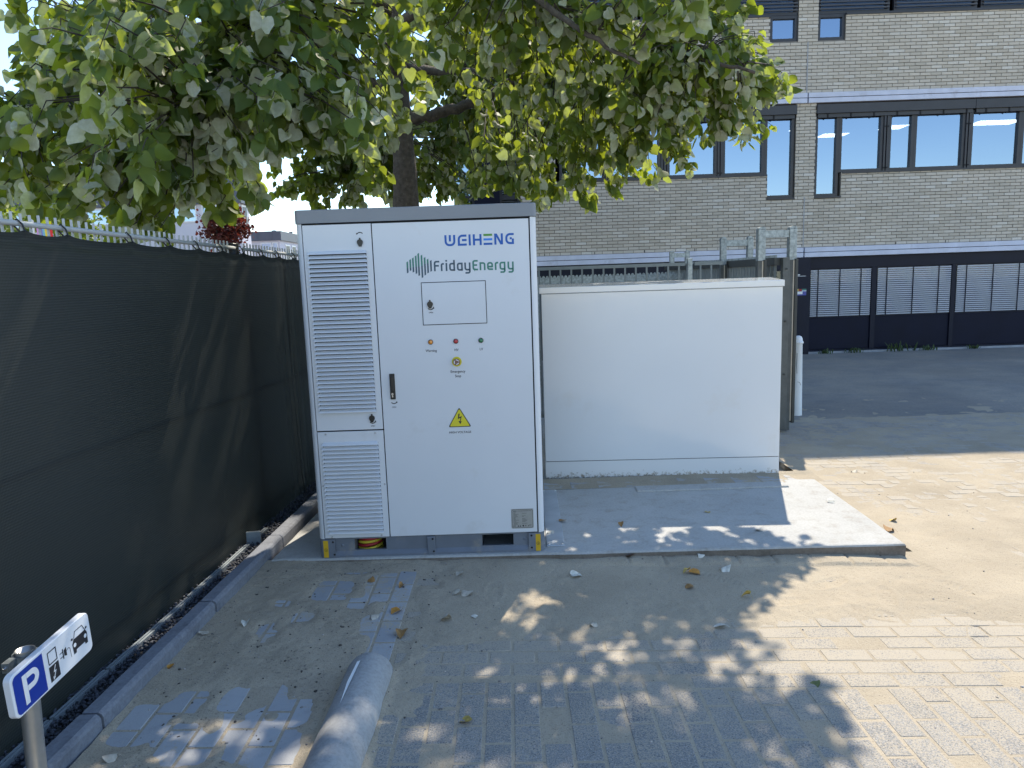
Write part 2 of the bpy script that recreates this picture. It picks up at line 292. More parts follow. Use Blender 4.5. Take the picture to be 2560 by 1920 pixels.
# ------------------------------------------------------------------ mesh helpers
class MB:
    def __init__(s): s.v = []; s.f = []
    def quad(s, pts):
        n = len(s.v); s.v += [tuple(p) for p in pts]; s.f.append(tuple(range(n, n+len(pts)))); return s
    def box(s, x0, x1, y0, y1, z0, z1):
        n = len(s.v)
        s.v += [(x0, y0, z0), (x1, y0, z0), (x1, y1, z0), (x0, y1, z0), (x0, y0, z1), (x1, y0, z1), (x1, y1, z1), (x0, y1, z1)]
        s.f += [tuple(n+k for k in q) for q in ((0, 3, 2, 1), (4, 5, 6, 7), (0, 1, 5, 4), (1, 2, 6, 5), (2, 3, 7, 6), (3, 0, 4, 7))]; return s
    def bbox(s, x0, x1, y0, y1, z0, z1, b=0.004):
        """box with all vertical and top edges chamfered by b"""
        ring = lambda i, z: [(x0+i, y0+b+0*i, z) for _ in ()]
        def oct_(ins, z):
            a, c, d, e = x0+ins, x1-ins, y0+ins, y1-ins
            k = max(b-ins*0.3, 0.0005)
            return [(a+k, d, z), (c-k, d, z), (c, d+k, z), (c, e-k, z), (c-k, e, z), (a+k, e, z), (a, e-k, z), (a, d+k, z)]
        s.loft([oct_(0, z0), oct_(0, z1-b), oct_(b, z1)], True, True); return s
    def loft(s, rings, cap0=False, cap1=False, closed=True):
        n = len(s.v); m = len(rings[0])
        for r in rings: s.v += [tuple(p) for p in r]
        for k in range(len(rings)-1):
            for j in range(m if closed else m-1):
                a = n+k*m+j; b = n+k*m+(j+1) % m; s.f.append((a, b, b+m, a+m))
        if cap0: s.f.append(tuple(n+j for j in reversed(range(m))))
        if cap1: s.f.append(tuple(n+(len(rings)-1)*m+j for j in range(m)))
        return s
    def prism_z(s, poly, z0, z1): return s.loft([[(x, y, z0) for x, y in poly], [(x, y, z1) for x, y in poly]], True, True)
    def prism_y(s, poly, y0, y1):
        """poly counter-clockwise in (x,z) seen from -y; front at y0"""
        return s.loft([[(x, y1, z) for x, z in poly], [(x, y0, z) for x, z in poly]], True, True)
    def disc_y(s, cx, cz, r, y0, y1, n=20, r1=None):
        P = lambda rr, y: [(cx+rr*math.cos(2*PI*k/n), y, cz+rr*math.sin(2*PI*k/n)) for k in range(n)]
        return s.loft([P(r, y1), P(r1 or r, y0)], True, True)
    def tube(s, path, rad, n=8, cap=True):
        pts = [Vector(p) for p in path]; rs = rad if isinstance(rad, (list, tuple)) else [rad]*len(pts)
        rings = []; prev = None
        for k, p in enumerate(pts):
            d = (pts[min(k+1, len(pts)-1)]-pts[max(k-1, 0)]).normalized()
            ref = prev if prev is not None and abs(prev.dot(d)) < 0.95 else (Vector((0, 0, 1)) if abs(d.z) < 0.9 else Vector((1, 0, 0)))
            a = (ref - d*ref.dot(d)).normalized(); b = d.cross(a); prev = a
            rings.append([p+(a*math.cos(2*PI*j/n)+b*math.sin(2*PI*j/n))*rs[k] for j in range(n)])
        return s.loft(rings, cap, cap)
    def lathe(s, prof, cx, cy, n=20):
        return s.loft([[(cx+r*math.cos(2*PI*j/n), cy+r*math.sin(2*PI*j/n), z) for j in range(n)] for r, z in prof], True, True)
    def stroke(s, pts, w, T):
        """flat ribbon along 2d polyline, mapped by T(u,v)"""
        P = [Vector((p[0], p[1])) for p in pts]; L = []; Rr = []
        for k, p in enumerate(P):
            d0 = (p-P[k-1]).normalized() if k else (P[1]-p).normalized()
            d1 = (P[k+1]-p).normalized() if k < len(P)-1 else d0
            n0 = Vector((-d0.y, d0.x)); n1 = Vector((-d1.y, d1.x)); mm = (n0+n1)
            mm = mm.normalized() if mm.length > 1e-6 else n0
            q = w/2/max(0.4, mm.dot(n0)); L.append(p+mm*q); Rr.append(p-mm*q)
        for k in range(len(P)-1): s.quad([T(*Rr[k]), T(*Rr[k+1]), T(*L[k+1]), T(*L[k])])
        return s
    def poly(s, pts, T): return s.quad([T(*p) for p in pts])
    def xf(s, mat):
        s.v = [tuple(mat @ Vector(p)) for p in s.v]; return s
    def mesh(s, name):
        me = bpy.data.meshes.new(name); me.from_pydata(s.v, [], s.f); me.update(); return me
def obj(name, mb, mat, parent=None, smooth=False, **props):
    me = mb.mesh(name) if isinstance(mb, MB) else mb
    if mat is not None and not me.materials: me.materials.append(M[mat] if isinstance(mat, str) else mat)
    o = bpy.data.objects.new(name, me); COL.objects.link(o)
    if parent is not None: o.parent = parent
    if smooth:
        me.polygons.foreach_set('use_smooth', [True]*len(me.polygons))
    for k, v in props.items(): o[k] = v
    return o
def bevel(o, w=0.003, seg=2):
    b = o.modifiers.new('bevel', 'BEVEL'); b.width = w; b.segments = seg; b.limit_method = 'ANGLE'; b.angle_limit = math.radians(40); return o
def thing(name, label, cat, loc=(0, 0, 0), rz=0.0, group=None):
    o = bpy.data.objects.new(name, None); COL.objects.link(o); o.empty_display_size = 0.1
    o.location = loc; o.rotation_euler = (0, 0, rz); o['label'] = label; o['category'] = cat
    if group: o['group'] = group
    return o
def tag(o, label, cat, group=None):
    o['label'] = label; o['category'] = cat
    if group: o['group'] = group
    return o
def inst(name, me, parent, loc, rz=0.0, rot=None):
    o = bpy.data.objects.new(name, me); COL.objects.link(o); o.parent = parent; o.location = loc
    o.rotation_euler = rot or (0, 0, rz); return o
def add_text(mb, txt, size, u, v, T, align='CENTER', sx=1.0, space=1.0):
    cu = bpy.data.curves.new('lettering', 'FONT'); cu.body = txt; cu.size = size; cu.align_x = align; cu.resolution_u = 3; cu.space_character = space; cu.offset = size*0.012
    o = bpy.data.objects.new('lettering', cu); COL.objects.link(o)
    dg = bpy.context.evaluated_depsgraph_get(); me = bpy.data.meshes.new_from_object(o.evaluated_get(dg))
    n = len(mb.v); mb.v += [tuple(T(u+p.co.x*sx, v+p.co.y)) for p in me.vertices]
    mb.f += [tuple(n+k for k in p.vertices) for p in me.polygons]
    bpy.data.objects.remove(o); bpy.data.curves.remove(cu); bpy.data.meshes.remove(me); return mb
def arc(cx, cy, rx, ry, a0, a1, n=10):
    return [(cx+rx*math.cos(math.radians(a0+(a1-a0)*k/n)), cy+ry*math.sin(math.radians(a0+(a1-a0)*k/n))) for k in range(n+1)]
def vnoise(x, y, seed=0):
    """smooth value noise, numpy arrays"""
    xi = np.floor(x).astype(np.int64); yi = np.floor(y).astype(np.int64); xf = x-xi; yf = y-yi
    def h(a, b):
        n = (a*374761393 + b*668265263 + seed*974711) & 0xffffffff
        n = ((n ^ (n >> 13))*1274126177) & 0xffffffff
        return ((n ^ (n >> 16)) & 0xffff)/65535.0
    sx_ = xf*xf*(3-2*xf); sy_ = yf*yf*(3-2*yf)
    return (h(xi, yi)*(1-sx_)+h(xi+1, yi)*sx_)*(1-sy_)+(h(xi, yi+1)*(1-sx_)+h(xi+1, yi+1)*sx_)*sy_
def fbm(x, y, seed=0, o=4):
    s = 0; a = 0.5; t = 0
    for k in range(o): s = s+a*vnoise(x*2**k, y*2**k, seed+k); t += a; a *= 0.5
    return s/t
def Gz(x): return -0.02-0.02*(min(max(x, -0.5), 4.0)+0.3)
def GzA(x): return -0.02-0.02*(np.clip(x, -0.5, 4.0)+0.3)

# ------------------------------------------------------------------ ground
gm = MB(); xs = [-260, -60, -20, -0.5, 1, 2.5, 4, 10, 30, 260]; ys = [-60, -8, -3, 0, 4.05, 10.3, 20, 60, 700]
def gh(x): return Gz(x)-0.045 if x < 30 else Gz(x)-0.045
for i in range(len(xs)-1):
    for j in range(len(ys)-1):
        gm.quad([(xs[i], ys[j], gh(xs[i])), (xs[i+1], ys[j], gh(xs[i+1])), (xs[i+1], ys[j+1], gh(xs[i+1])), (xs[i], ys[j+1], gh(xs[i]))])
obj('ground', gm, 'road', kind='structure')
rm = MB(); rm.box(-0.45, 14, 4.0, 10.25, -0.16, -0.106)
obj('road', rm, 'road', kind='structure')

# pavers ------------------------------------------------------------
paving = bpy.data.objects.new('pavement', None); COL.objects.link(paving); paving['kind'] = 'structure'
def paver_mesh(lx, ly, name):
    b = MB(); a = 0.004; x, y = lx/2, ly/2
    b.loft([[(-x, -y, -0.04), (x, -y, -0.04), (x, y, -0.04), (-x, y, -0.04)], [(-x, -y, -a), (x, -y, -a), (x, y, -a), (-x, y, -a)], [(-x+a, -y+a, 0), (x-a, -y+a, 0), (x-a, y-a, 0), (-x+a, y-a, 0)]], False, True)
    return b
PW, PL = 0.1085, 0.212
plist = []      # x, y, lengthwise ('y' or 'x'), light?, dz
def pad_front(x): return -0.003-0.0187*(x+0.29)
i = 0
x = -0.37
while x < 6.2:
    light = x < 0.60
    top = -0.02 if light else (-1.31-0.0125*(x-1.2) if x < 1.75 else -1.375-0.0125*(x-1.7))
    yy = -3.3 - (i % 2)*PL/2
    while yy < top-0.02:
        L = PL
        if yy+L > top: L = top-yy
        if L > 0.05: plist.append((x+PW/2, yy+L/2, 'y', light, L, rnd.gauss(0, 0.0007)))
        yy += PL
    x += PW; i += 1
RH = 0.1015; row = 0
y = -1.3715
while y < 4.0:
    x = 0.62 if y < -0.02 else 3.56
    x += (row % 2)*PL/2 + rnd.uniform(-0.01, 0.01)
    while x < (6.4 if y < 1 else 9.0):
        yc = y+RH/2-0.0125*(x-1.2)
        if not (yc+RH/2 > pad_front(x)-0.012 and x < 3.56) and not (x < 1.70 and False):
            if not (yc-RH/2 < -1.30 and x < 1.70):
                dz = rnd.gauss(0, 0.0008) 
                plist.append((x+PL/2, yc, 'x', False, PL, dz))
        x += PL
    y += RH; row += 1
for yb in (1.30, 1.405):      # two courses between the pad and the kiosk
    x = 1.40
    while x < 3.5:
        plist.append((x+PL/2, yb, 'k', True, PL, 0.0565+0.02*(x-1.4)-0.004+rnd.gauss(0, 0.001))); x += PL
fx, fy = CAMP.x, CAMP.y
def visible_key(p):
    ang = abs(math.atan2(p[0]-fx, p[1]-fy))
    d = math.hypot(p[0]-fx, p[1]-fy)
    return d + (100 if (p[1] < -1.95 or ang > 0.68 or (p[0] < 0.25 and p[1] > -1.25) or (p[1] > -0.95 and p[0] > 0.7 and p[0] < 3.6)) else 0)
plist.sort(key=visible_key)
pm_cache = {}
stuff = {True: MB(), False: MB()}
for k, (px, pyy, o_, light, L, dz) in enumerate(plist):
    lx, ly = (PW-0.009, L-0.009) if o_ == 'y' else (L-0.009, RH-0.009)
    z = Gz(px)+dz
    if k < 300:
        key = (round(lx, 3), round(ly, 3), light)
        if key not in pm_cache:
            me = paver_mesh(lx, ly, 'paver').mesh('paver'); me.materials.append(M['paverlight' if light else 'paverdark']); pm_cache[key] = me
        q = inst('paver', pm_cache[key], paving, (px, pyy, z), rnd.gauss(0, 0.006)-(0.0125 if o_ != 'y' else 0)); q.rotation_euler[0] = rnd.gauss(0, 0.003); q.rotation_euler[1] = rnd.gauss(0.02, 0.003)
    else:
        b = paver_mesh(lx, ly, 'p'); b.xf(Matrix.Translation((px, pyy, z)) @ Matrix.Rotation(rnd.gauss(0, 0.006)-(0.0125 if o_ != 'y' else 0), 4, 'Z') @ Matrix.Rotation(0.02 if px < 4 else 0.0, 4, 'Y'))
        s = stuff[light]; n = len(s.v); s.v += b.v; s.f += [tuple(n+a for a in f) for f in b.f]
for light in (True, False):
    obj('pavers', stuff[light], 'paverlight' if light else 'paverdark', paving, kind='stuff')

# sand ----------------------------------------------------------------
bare = [(.17, -.40, .10, .13, 1), (.36, -.10, .20, .06, .8), (.52, -.22, .12, .14, 1), (.50, -.42, .13, .12, 1), (.58, -.63, .10, .08, .9), (.50, -.80, .10, .10, .9), (.57, -1.0, .09, .16, 1),
        (.15, -1.40, .07, .10, 1), (.03, -1.40, .07, .10, .8), (-.28, -1.58, .09, .13, .9), (.20, -1.68, .10, .12, 1), (-.16, -1.42, .07, .08, .7), (.30, -1.50, .06, .10, .8), (-.02, -1.72, .09, .10, .8),
        (.10, -.70, .06, .06, .6), (.88, -1.13, .10, .12, .8), (.24, -.14, .08, .05, .8), (.62, -.12, .06, .05, .8), (.40, -.30, .06, .10, .8), (.66, -.28, .06, .07, .7), (.34, -.56, .06, .06, .7), (.62, -.82, .06, .07, .8), (.10, -1.55, .07, .10, .9), (-.10, -1.66, .08, .10, .9), (.30, -1.74, .07, .10, .9), (-.02, -.9, .05, .07, .6), (-.06, -.82, .04, .08, .6), (.95, -1.2, .08, .06, .7), (.86, -1.3, .07, .07, .6), (.72, -.35, .05, .05, .6), (-.1, -.06, .09, .04, .8), (.02, -1.05, .08, .05, .5), (.72, -1.7, .10, .14, .9), (2.82, -.93, .11, .05, .75), (-.05, -.55, .05, .05, .5)]
def sand_h(x, y):
    n = fbm(x*5.5, y*5.5, 3, 4); n2 = fbm(x*22, y*22, 9, 3)
    t = np.clip((y+1.12+0.25*(fbm(x*1.7, y*0.6, 21, 2)-0.5)-0.16*np.clip((x-1.6)/1.2, 0, 1))/0.30, 0, 1)
    c = 0.14+0.80*t
    left = np.clip((0.95-x)/0.25, 0, 1); c = c*(1-left)+0.80*left
    far = np.clip((y-0.1)/0.8, 0, 1)*np.clip((x-3.4)/0.3, 0, 1); c = c*(1-far)+0.52*far
    far2 = np.clip((y-2.2)/1.2, 0, 1); c = c*(1-far2)+(0.42-0.07*np.clip(y-4, 0, 4))*far2
    for bx, by, rx, ry, a in bare: c = c - 0.85*a*np.exp(-((np.abs(x-bx)/rx)**4+(np.abs(y-by)/ry)**4))
    calm = 1-0.72*np.clip((0.42-c)/0.2, 0, 1)*(1-left)
    h = (c-0.5+((n-0.5)*0.75+(n2-0.5)*0.22)*calm)*0.020
    h = np.clip(h, -0.0013, 0.009) + (n2-0.5)*0.0022*np.clip((c-0.3)/0.3, 0.1, 1)
    bank = np.exp(-((y-(-0.02-0.0187*(x+.29)))/0.10)**2)*np.clip((3.4-x)/0.3, 0, 1)*np.clip((x+0.4)/0.2, 0, 1)
    h = h + 0.010*bank*(0.5+n)
    wsx = np.abs(x-(0.537-0.02*(-1.185-y))); h = h + 0.016*np.exp(-((wsx-0.098)/0.022)**2)*np.clip((-1.18-y)/0.05, 0, 1)*(0.3+n)
    # half buried edge of the first paver course along the pad
    yr = -0.138-0.035*(x-1.9); jx = np.abs(((x-1.62)/0.214) % 1-0.5)
    h = h + 0.013*np.clip((y-yr)/0.011+0.5, 0, 1)*np.clip((x-1.55)/0.3, 0, 1)*np.clip((3.50-x)/0.05, 0, 1)*np.clip((0.5-jx)/0.03, 0.25, 1)*(0.65+0.7*n)
    # shoe prints trodden into the loose sand
    for px, qy, ang in ((3.10, -.58, 1.2), (2.88, -.40, .5), (3.55, -.50, 2.2), (2.55, -.62, .2), (3.35, -.95, 1.0), (2.95, -.75, 2.6), (3.75, -.75, .8), (3.5, -.2, 1.9), (1.25, -.62, 1.0), (1.05, -.45, 1.5), (3.9, .3, .6), (4.2, .0, 1.6), (2.3, -.33, 2.4)):
        u = (x-px)*math.cos(ang)+(y-qy)*math.sin(ang); v = -(x-px)*math.sin(ang)+(y-qy)*math.cos(ang)
        mk = np.exp(-((u/0.13)**6+(v/0.042)**6)); h = h - mk*(0.0028+0.0018*np.sign(np.sin(u*210+np.sin(v*60))))
        h = h + 0.0022*np.exp(-(((u/0.15)**2+(v/0.055)**2-1)/0.25)**2)
    return h
def sand_grid(x0, x1, y0, y1, step):
    nx = int((x1-x0)/step)+1; ny = int((y1-y0)/step)+1
    X, Y = np.meshgrid(np.linspace(x0, x1, nx), np.linspace(y0, y1, ny))
    Z = GzA(X)+sand_h(X, Y)
    V = np.stack([X, Y, Z], -1).reshape(-1, 3)
    idx = np.arange(nx*ny).reshape(ny, nx)
    F = np.stack([idx[:-1, :-1], idx[:-1, 1:], idx[1:, 1:], idx[1:, :-1]], -1).reshape(-1, 4)
    return V, F
def np_mesh(name, V, F, smooth=False):
    me = bpy.data.meshes.new(name); me.vertices.add(len(V)); me.vertices.foreach_set('co', np.asarray(V, dtype=np.float32).ravel())
    k = F.shape[1]; me.loops.add(F.size); me.loops.foreach_set('vertex_index', F.astype(np.int32).ravel())
    me.polygons.add(len(F)); me.polygons.foreach_set('loop_start', np.arange(0, F.size, k, dtype=np.int32)); me.polygons.foreach_set('loop_total', np.full(len(F), k, dtype=np.int32))
    me.update(calc_edges=True); me.validate()
    if smooth: me.polygons.foreach_set('use_smooth', np.ones(len(F), dtype=bool))
    return me
parts = [sand_grid(-0.40, 3.57, -2.1, 0.02, 0.0105), sand_grid(3.57, 6.2, -2.1, 4.0, 0.03), sand_grid(6.2, 9.2, -1.0, 4.0, 0.06), sand_grid(4.32, 12.0, 4.0, 8.0, 0.05), sand_grid(1.38, 3.57, 1.24, 1.50, 0.02), sand_grid(-0.4, 6.2, -3.3, -2.1, 0.05)]
parts[4][0][:, 2] = -0.0028+0.006*(fbm(parts[4][0][:, 0]*12, parts[4][0][:, 1]*25, 5)-0.45)+0.012*np.exp(-((parts[4][0][:, 1]-1.50)/0.05)**2)
off = 0; VV = []; FF = []
for V, F in parts: VV.append(V); FF.append(F+off); off += len(V)
obj('sand', np_mesh('sand', np.concatenate(VV), np.concatenate(FF), True), 'sand', kind='stuff')

# pebbles and crumbs strewn on the sand
def ico():
    t = (1+5**.5)/2
    v = np.array([(-1, t, 0), (1, t, 0), (-1, -t, 0), (1, -t, 0), (0, -1, t), (0, 1, t), (0, -1, -t), (0, 1, -t), (t, 0, -1), (t, 0, 1), (-t, 0, -1), (-t, 0, 1)], float)/1.902
    f = np.array([(0, 11, 5), (0, 5, 1), (0, 1, 7), (0, 7, 10), (0, 10, 11), (1, 5, 9), (5, 11, 4), (11, 10, 2), (10, 7, 6), (7, 1, 8), (3, 9, 4), (3, 4, 2), (3, 2, 6), (3, 6, 8), (3, 8, 9), (4, 9, 5), (2, 4, 11), (6, 2, 10), (8, 6, 7), (9, 8, 1)])
    return v, f
IV, IF = ico()
def stones(P, S, seed, flat=0.65):
    """many small angular stones as arrays; P positions (n,3), S sizes (n,)"""
    r = np.random.default_rng(seed); n = len(P)
    j = 1+r.uniform(-0.3, 0.3, (n, 12, 1)); v = IV[None]*j*S[:, None, None]*r.uniform(0.7, 1.35, (n, 1, 3)); v[:, :, 2] *= flat
    a = r.uniform(0, 2*PI, n); c, s = np.cos(a)[:, None], np.sin(a)[:, None]
    x = v[:, :, 0]*c-v[:, :, 1]*s; y_ = v[:, :, 0]*s+v[:, :, 1]*c
    V = np.stack([x, y_, v[:, :, 2]], -1)+P[:, None, :]
    F = (IF[None]+(np.arange(n)*12)[:, None, None]).reshape(-1, 3)
    return V.reshape(-1, 3), F
n = 900
PX = np.where(rng.random(n) < 0.62, rng.uniform(-0.34, 1.1, n), rng.uniform(1.0, 5.0, n)); PY = rng.uniform(-1.95, 0.0, n)
PY = np.where(PX > 3.6, rng.uniform(-1.9, 2.5, n), PY)
PS = 0.0015+0.0045*rng.random(n)**3
V, F = stones(np.stack([PX, PY, GzA(PX)+sand_h(PX, PY)+PS*0.3], -1), PS, 4)
obj('pebbles', np_mesh('pebbles', V, F), 'pebble', kind='stuff')
n = 420; PX = rng.uniform(-0.33, 0.75, n); PY = rng.uniform(-1.7, -0.1, n); PS = 0.0012+0.0062*rng.random(n)**4
V, F = stones(np.stack([PX, PY, GzA(PX)+sand_h(PX, PY)+PS*0.2], -1), PS, 8)
obj('soil_crumbs', np_mesh('soil_crumbs', V, F), 'crumb', kind='stuff')

# ------------------------------------------------------------------ kerb and gravel strip
KS = 0.055
def kx(y_): return -0.335+KS*(y_+0.65)*0.9
kerb = bpy.data.objects.new('kerb', None); COL.objects.link(kerb); kerb['kind'] = 'structure'
kys = [-4.6, -3.55, -2.57, -1.596, -0.655, 0.276, 1.23, 2.2, 3.2]
for a, b in zip(kys[:-1], kys[1:]):
    mb = MB(); L = b-a-0.012; w = 0.085
    prof = [(0, -0.12), (0.0, 0.035), (-0.006, 0.047), (-0.018, 0.055), (-w+0.006, 0.055), (-w, 0.049), (-w, -0.12)]
    rings = [[(px+KS*0.9*t*L, t*L, pz+0.0015*math.sin(9*t+a)) for px, pz in prof] for t in (0, .01, .25, .5, .75, .99, 1)]
    for r in (0, -1): rings[r] = [(px*0.97-0.001, q, pz-0.003) for px, q, pz in rings[r]]
    mb.loft(rings, True, True)
    o = obj('kerb_stone', mb, 'kerb', kerb); o.location = (kx(a)+rnd.uniform(-0.002, 0.002)-0.02, a+0.006, rnd.uniform(-0.002, 0.002))
def fx_(y_): return -0.60+0.055*y_
bed = MB()
for a, b in zip(np.linspace(-4.6, 3.4, 9)[:-1], np.linspace(-4.6, 3.4, 9)[1:]):
    bed.quad([(fx_(a)-0.1, a, -0.03), (kx(a)-0.09, a, -0.03), (kx(b)-0.09, b, -0.03), (fx_(b)-0.1, b, -0.03)])
obj('soil_bed', bed, 'soil', kind='structure')
n = 7500; GY = rng.uniform(-2.6, 3.0, n); t = rng.random(n)
GX = (fx_(GY)-0.02)*(1-t)+(kx(GY)-0.115)*t
GS = rng.uniform(0.004, 0.0095, n)
V, F = stones(np.stack([GX, GY, -0.018+rng.uniform(-0.008, 0.010, n)], -1), GS, 5, 0.8)
obj('gravel', np_mesh('gravel', V, F), 'gravel', kind='stuff')

# ------------------------------------------------------------------ concrete pad
pad = MB()
pp = [(-0.30, -0.003), (3.477, -0.073), (3.515, 1.30), (3.27, 1.315), (3.262, 1.245), (-0.235, 1.245)]
def inset(P, d):
    c = (sum(p[0] for p in P)/len(P), sum(p[1] for p in P)/len(P)); out = []
    for k in range(len(P)):
        a, b, c_ = Vector(P[k-1]), Vector(P[k]), Vector(P[(k+1) % len(P)])
        n1 = Vector((-(b-a).y, (b-a).x)).normalized(); n2 = Vector((-(c_-b).y, (c_-b).x)).normalized(); m_ = (n1+n2).normalized()
        q = b+m_*(d/max(0.3, m_.dot(n1))); out.append((q.x, q.y))
    return out
def subdiv(P, n=14):
    out = []
    for k in range(len(P)):
        a, b = P[k], P[(k+1) % len(P)]
        out += [(a[0]+(b[0]-a[0])*t/n, a[1]+(b[1]-a[1])*t/n) for t in range(n)]
    return out
def jag(P, s, seed):
    r = random.Random(seed); return [(x+r.gauss(0, s), y_+r.gauss(0, s)) for x, y_ in P]
base = subdiv(pp)
rings = [[(x, y_, -0.16) for x, y_ in jag(base, .001, 1)], [(x, y_, -0.05) for x, y_ in jag(base, .004, 2)], [(x, y_, -0.012) for x, y_ in jag(base, .002, 2)], [(x, y_, -0.003) for x, y_ in jag(subdiv(inset(pp, 0.006)), .001, 3)], [(x, y_, 0) for x, y_ in subdiv(inset(pp, 0.016))]]
pad.loft(rings, False, True)
po = obj('concrete_pad', pad, 'pad', kind='structure'); po.data.materials.append(M['padside'])
nb = len(base)
for p in po.data.polygons:
    if p.index < 2*nb: p.material_index = 1
sl = MB(); sl.bbox(2.10, 3.24, 1.10, 1.225, -0.004, 0.012, 0.004)
sp = thing('concrete_slab', 'thin pale raised slab along the back of the concrete pad', 'slab', (2.67, 1.16, 0)); sl.v = [(a-2.67, b-1.16, c) for a, b, c in sl.v]; obj('slab_top', sl, 'pad', sp)
zp = thing('zinc_cover_plate', 'narrow grey metal strip screwed to the pad beside the tall cabinet', 'metal plate', (1.43, 0.64, 0.001), -0.018)
mb = MB(); mb.bbox(-0.055, 0.055, -0.575, 0.575, 0, 0.006, 0.002); obj('sheet', mb, 'platesteel', zp)
for sx_ in (-0.04, 0.042):
    for sy_ in (-0.55, 0.55):
        mb = MB(); mb.lathe([(0.008, 0.0061), (0.007, 0.009), (0.003, 0.0105)], sx_, sy_, 10); obj('screw', mb, 'steel', zp)

# ------------------------------------------------------------------ battery cabinet
cab = thing('battery_cabinet', 'tall pale grey battery storage cabinet with louvred left door and dark grey roof', 'cabinet')
W, D, H1, H2, H0 = 1.35, 1.10, 1.962, 2.039, 0.1185
mb = MB(); mb.box(0.02, W-0.02, 0.012, D, H0, H1-0.002); obj('inner_frame', mb, 'gap', cab)
def qr(cx, cy, r, a0, a1, n=6): return arc(cx, cy, r, r, a0, a1, n)
R0 = 0.034
post = qr(R0, R0, R0, 180, 270) + [(R0+0.001, 0.011), (0.018, 0.05), (0.018, D), (0, D)]
mb = MB(); mb.prism_z(post, H0, H1); obj('corner_post', mb, 'cab', cab)
mb = MB(); mb.prism_z([(W-x, y_) for x, y_ in reversed(post)], H0, H1); obj('corner_post', mb, 'cab', cab)
rr = 0.03
rf = lambda e: qr(rr-0.003, rr-0.006, rr+e, 180, 270) + qr(W+0.003-rr, rr-0.006, rr+e, 270, 360) + [(W+0.003+e, D+0.01), (-0.003-e, D+0.01)]
mb = MB(); mb.loft([[(x, y_, H1+0.003) for x, y_ in rf(0)], [(x, y_, H2-0.004) for x, y_ in rf(0)], [(x, y_, H2) for x, y_ in rf(-0.004)]], True, True)
obj('roof', mb, 'roofgrey', cab)
T0 = lambda u, v, y_=-0.0008: (u, y_, v)
# main door
mb = MB(); mb.box(0.4298, 1.3078, 0, 0.011, 0.1225, 1.9535); door = bevel(obj('main_door', mb, 'cab', cab), 0.0015, 2)
mb = MB(); mb.box(0.6885, 1.0565, -0.001, 0.001, 1.3745, 1.618); obj('hatch_gasket', mb, 'gap', door)
mb = MB(); mb.box(0.6925, 1.0525, -0.0035, 0.0, 1.3785, 1.614); bevel(obj('hatch', mb, 'cab', door), 0.001, 2)
def lock(parent, x, z, y0, flip=False, word=True):
    mb = MB(); r = 0.0165
    pts = [(x+r*math.cos(a), z+r*math.sin(a)) for a in np.radians(np.linspace(-35, 215, 16))] + [(x-0.006, z-0.024), (x+0.006, z-0.024)]
    mb.prism_y(pts, y0-0.010, y0); mb.prism_y([(x-0.004, z+0.014), (x+0.004, z+0.014), (x+0.004, z+0.024), (x-0.004, z+0.024)], y0-0.007, y0)
    obj('lock', mb, 'black', parent)
    mb = MB(); T = lambda u, v: (u, y0-0.0008, v)
    if flip: mb.stroke(arc(x+0.002, z+0.040, 0.017, 0.014, 30, 155, 8), 0.005, T); mb.poly([(x-0.019, z+0.053), (x-0.018, z+0.041), (x-0.009, z+0.048)], T)
    else:
        mb.stroke(arc(x+0.002, z-0.014, 0.018, 0.017, 215, 330, 8), 0.005, T); mb.poly([(x+0.011, z-0.025), (x+0.023, z-0.026), (x+0.021, z-0.014)], T)
    if word: add_text(mb, 'OPEN', 0.0105, x+0.003, z-0.051, T, 'CENTER', 0.9)
    obj('open_mark', mb, 'ink', parent)
lock(door, 0.735, 1.494, -0.0035)
# logo lettering in units of a 0..175 high cap
ZU = 0.000352
def wx(px): return 0.834+(px-838)*ZU
mb = MB(); mg = MB(); ml = MB(); z0w = 1.8145; hh = 0.0612; sw = 0.0118
def TW(u, v): return (u, -0.0008, z0w+v)
def ln(b, pts, w=sw): b.stroke(pts, w, TW)
def hbar(b, x0, x1, v): b.poly([(x0, v-sw/2), (x1, v-sw/2), (x1, v+sw/2), (x0, v+sw/2)], TW)
a, b = wx(838), wx(1010); q = sw/2; rad = 0.020
ln(mb, [(a+q, hh), (a+q, rad+q)] + arc(a+q+rad, rad+q, rad, rad, 180, 270, 6)[1:] + arc(b-q-rad, rad+q, rad, rad, 270, 360, 6) + [(b-q, hh)])
ln(mb, [((a+b)/2, hh), ((a+b)/2, 0.026)])
a, b = wx(1048), wx(1190)
ln(mb, [(b, q), (a+q, q), (a+q, hh-q-rad)] + arc(a+q+rad, hh-q-rad, rad, rad, 180, 90, 6)[1:] + [(b, hh-q)]); hbar(mb, a+0.024, b, hh*0.51)
a = wx(1222); ln(mb, [(a+q, 0), (a+q, hh)])
a, b = wx(1290), wx(1430); ln(mb, [(a+q, 0), (a+q, hh)]); ln(mb, [(b-q, 0), (b-q, hh)]); hbar(mb, a+sw, b-sw, hh*0.5)
a, b = wx(1460), wx(1600); hbar(mg, a, b, hh-q); hbar(ml, a, b, hh*0.5); hbar(mb, a, b, q)
a, b = wx(1632), wx(1770); ln(mb, [(a+q, 0), (a+q, hh)]); ln(mb, [(b-q, 0), (b-q, hh)]); mb.poly([(a+sw*0.15, hh), (b-sw*1.25, 0), (b-sw*0.15, 0), (a+sw*1.25, hh)], lambda u, v: (u, -0.0011, z0w+v))
a, b = wx(1808), wx(1945)
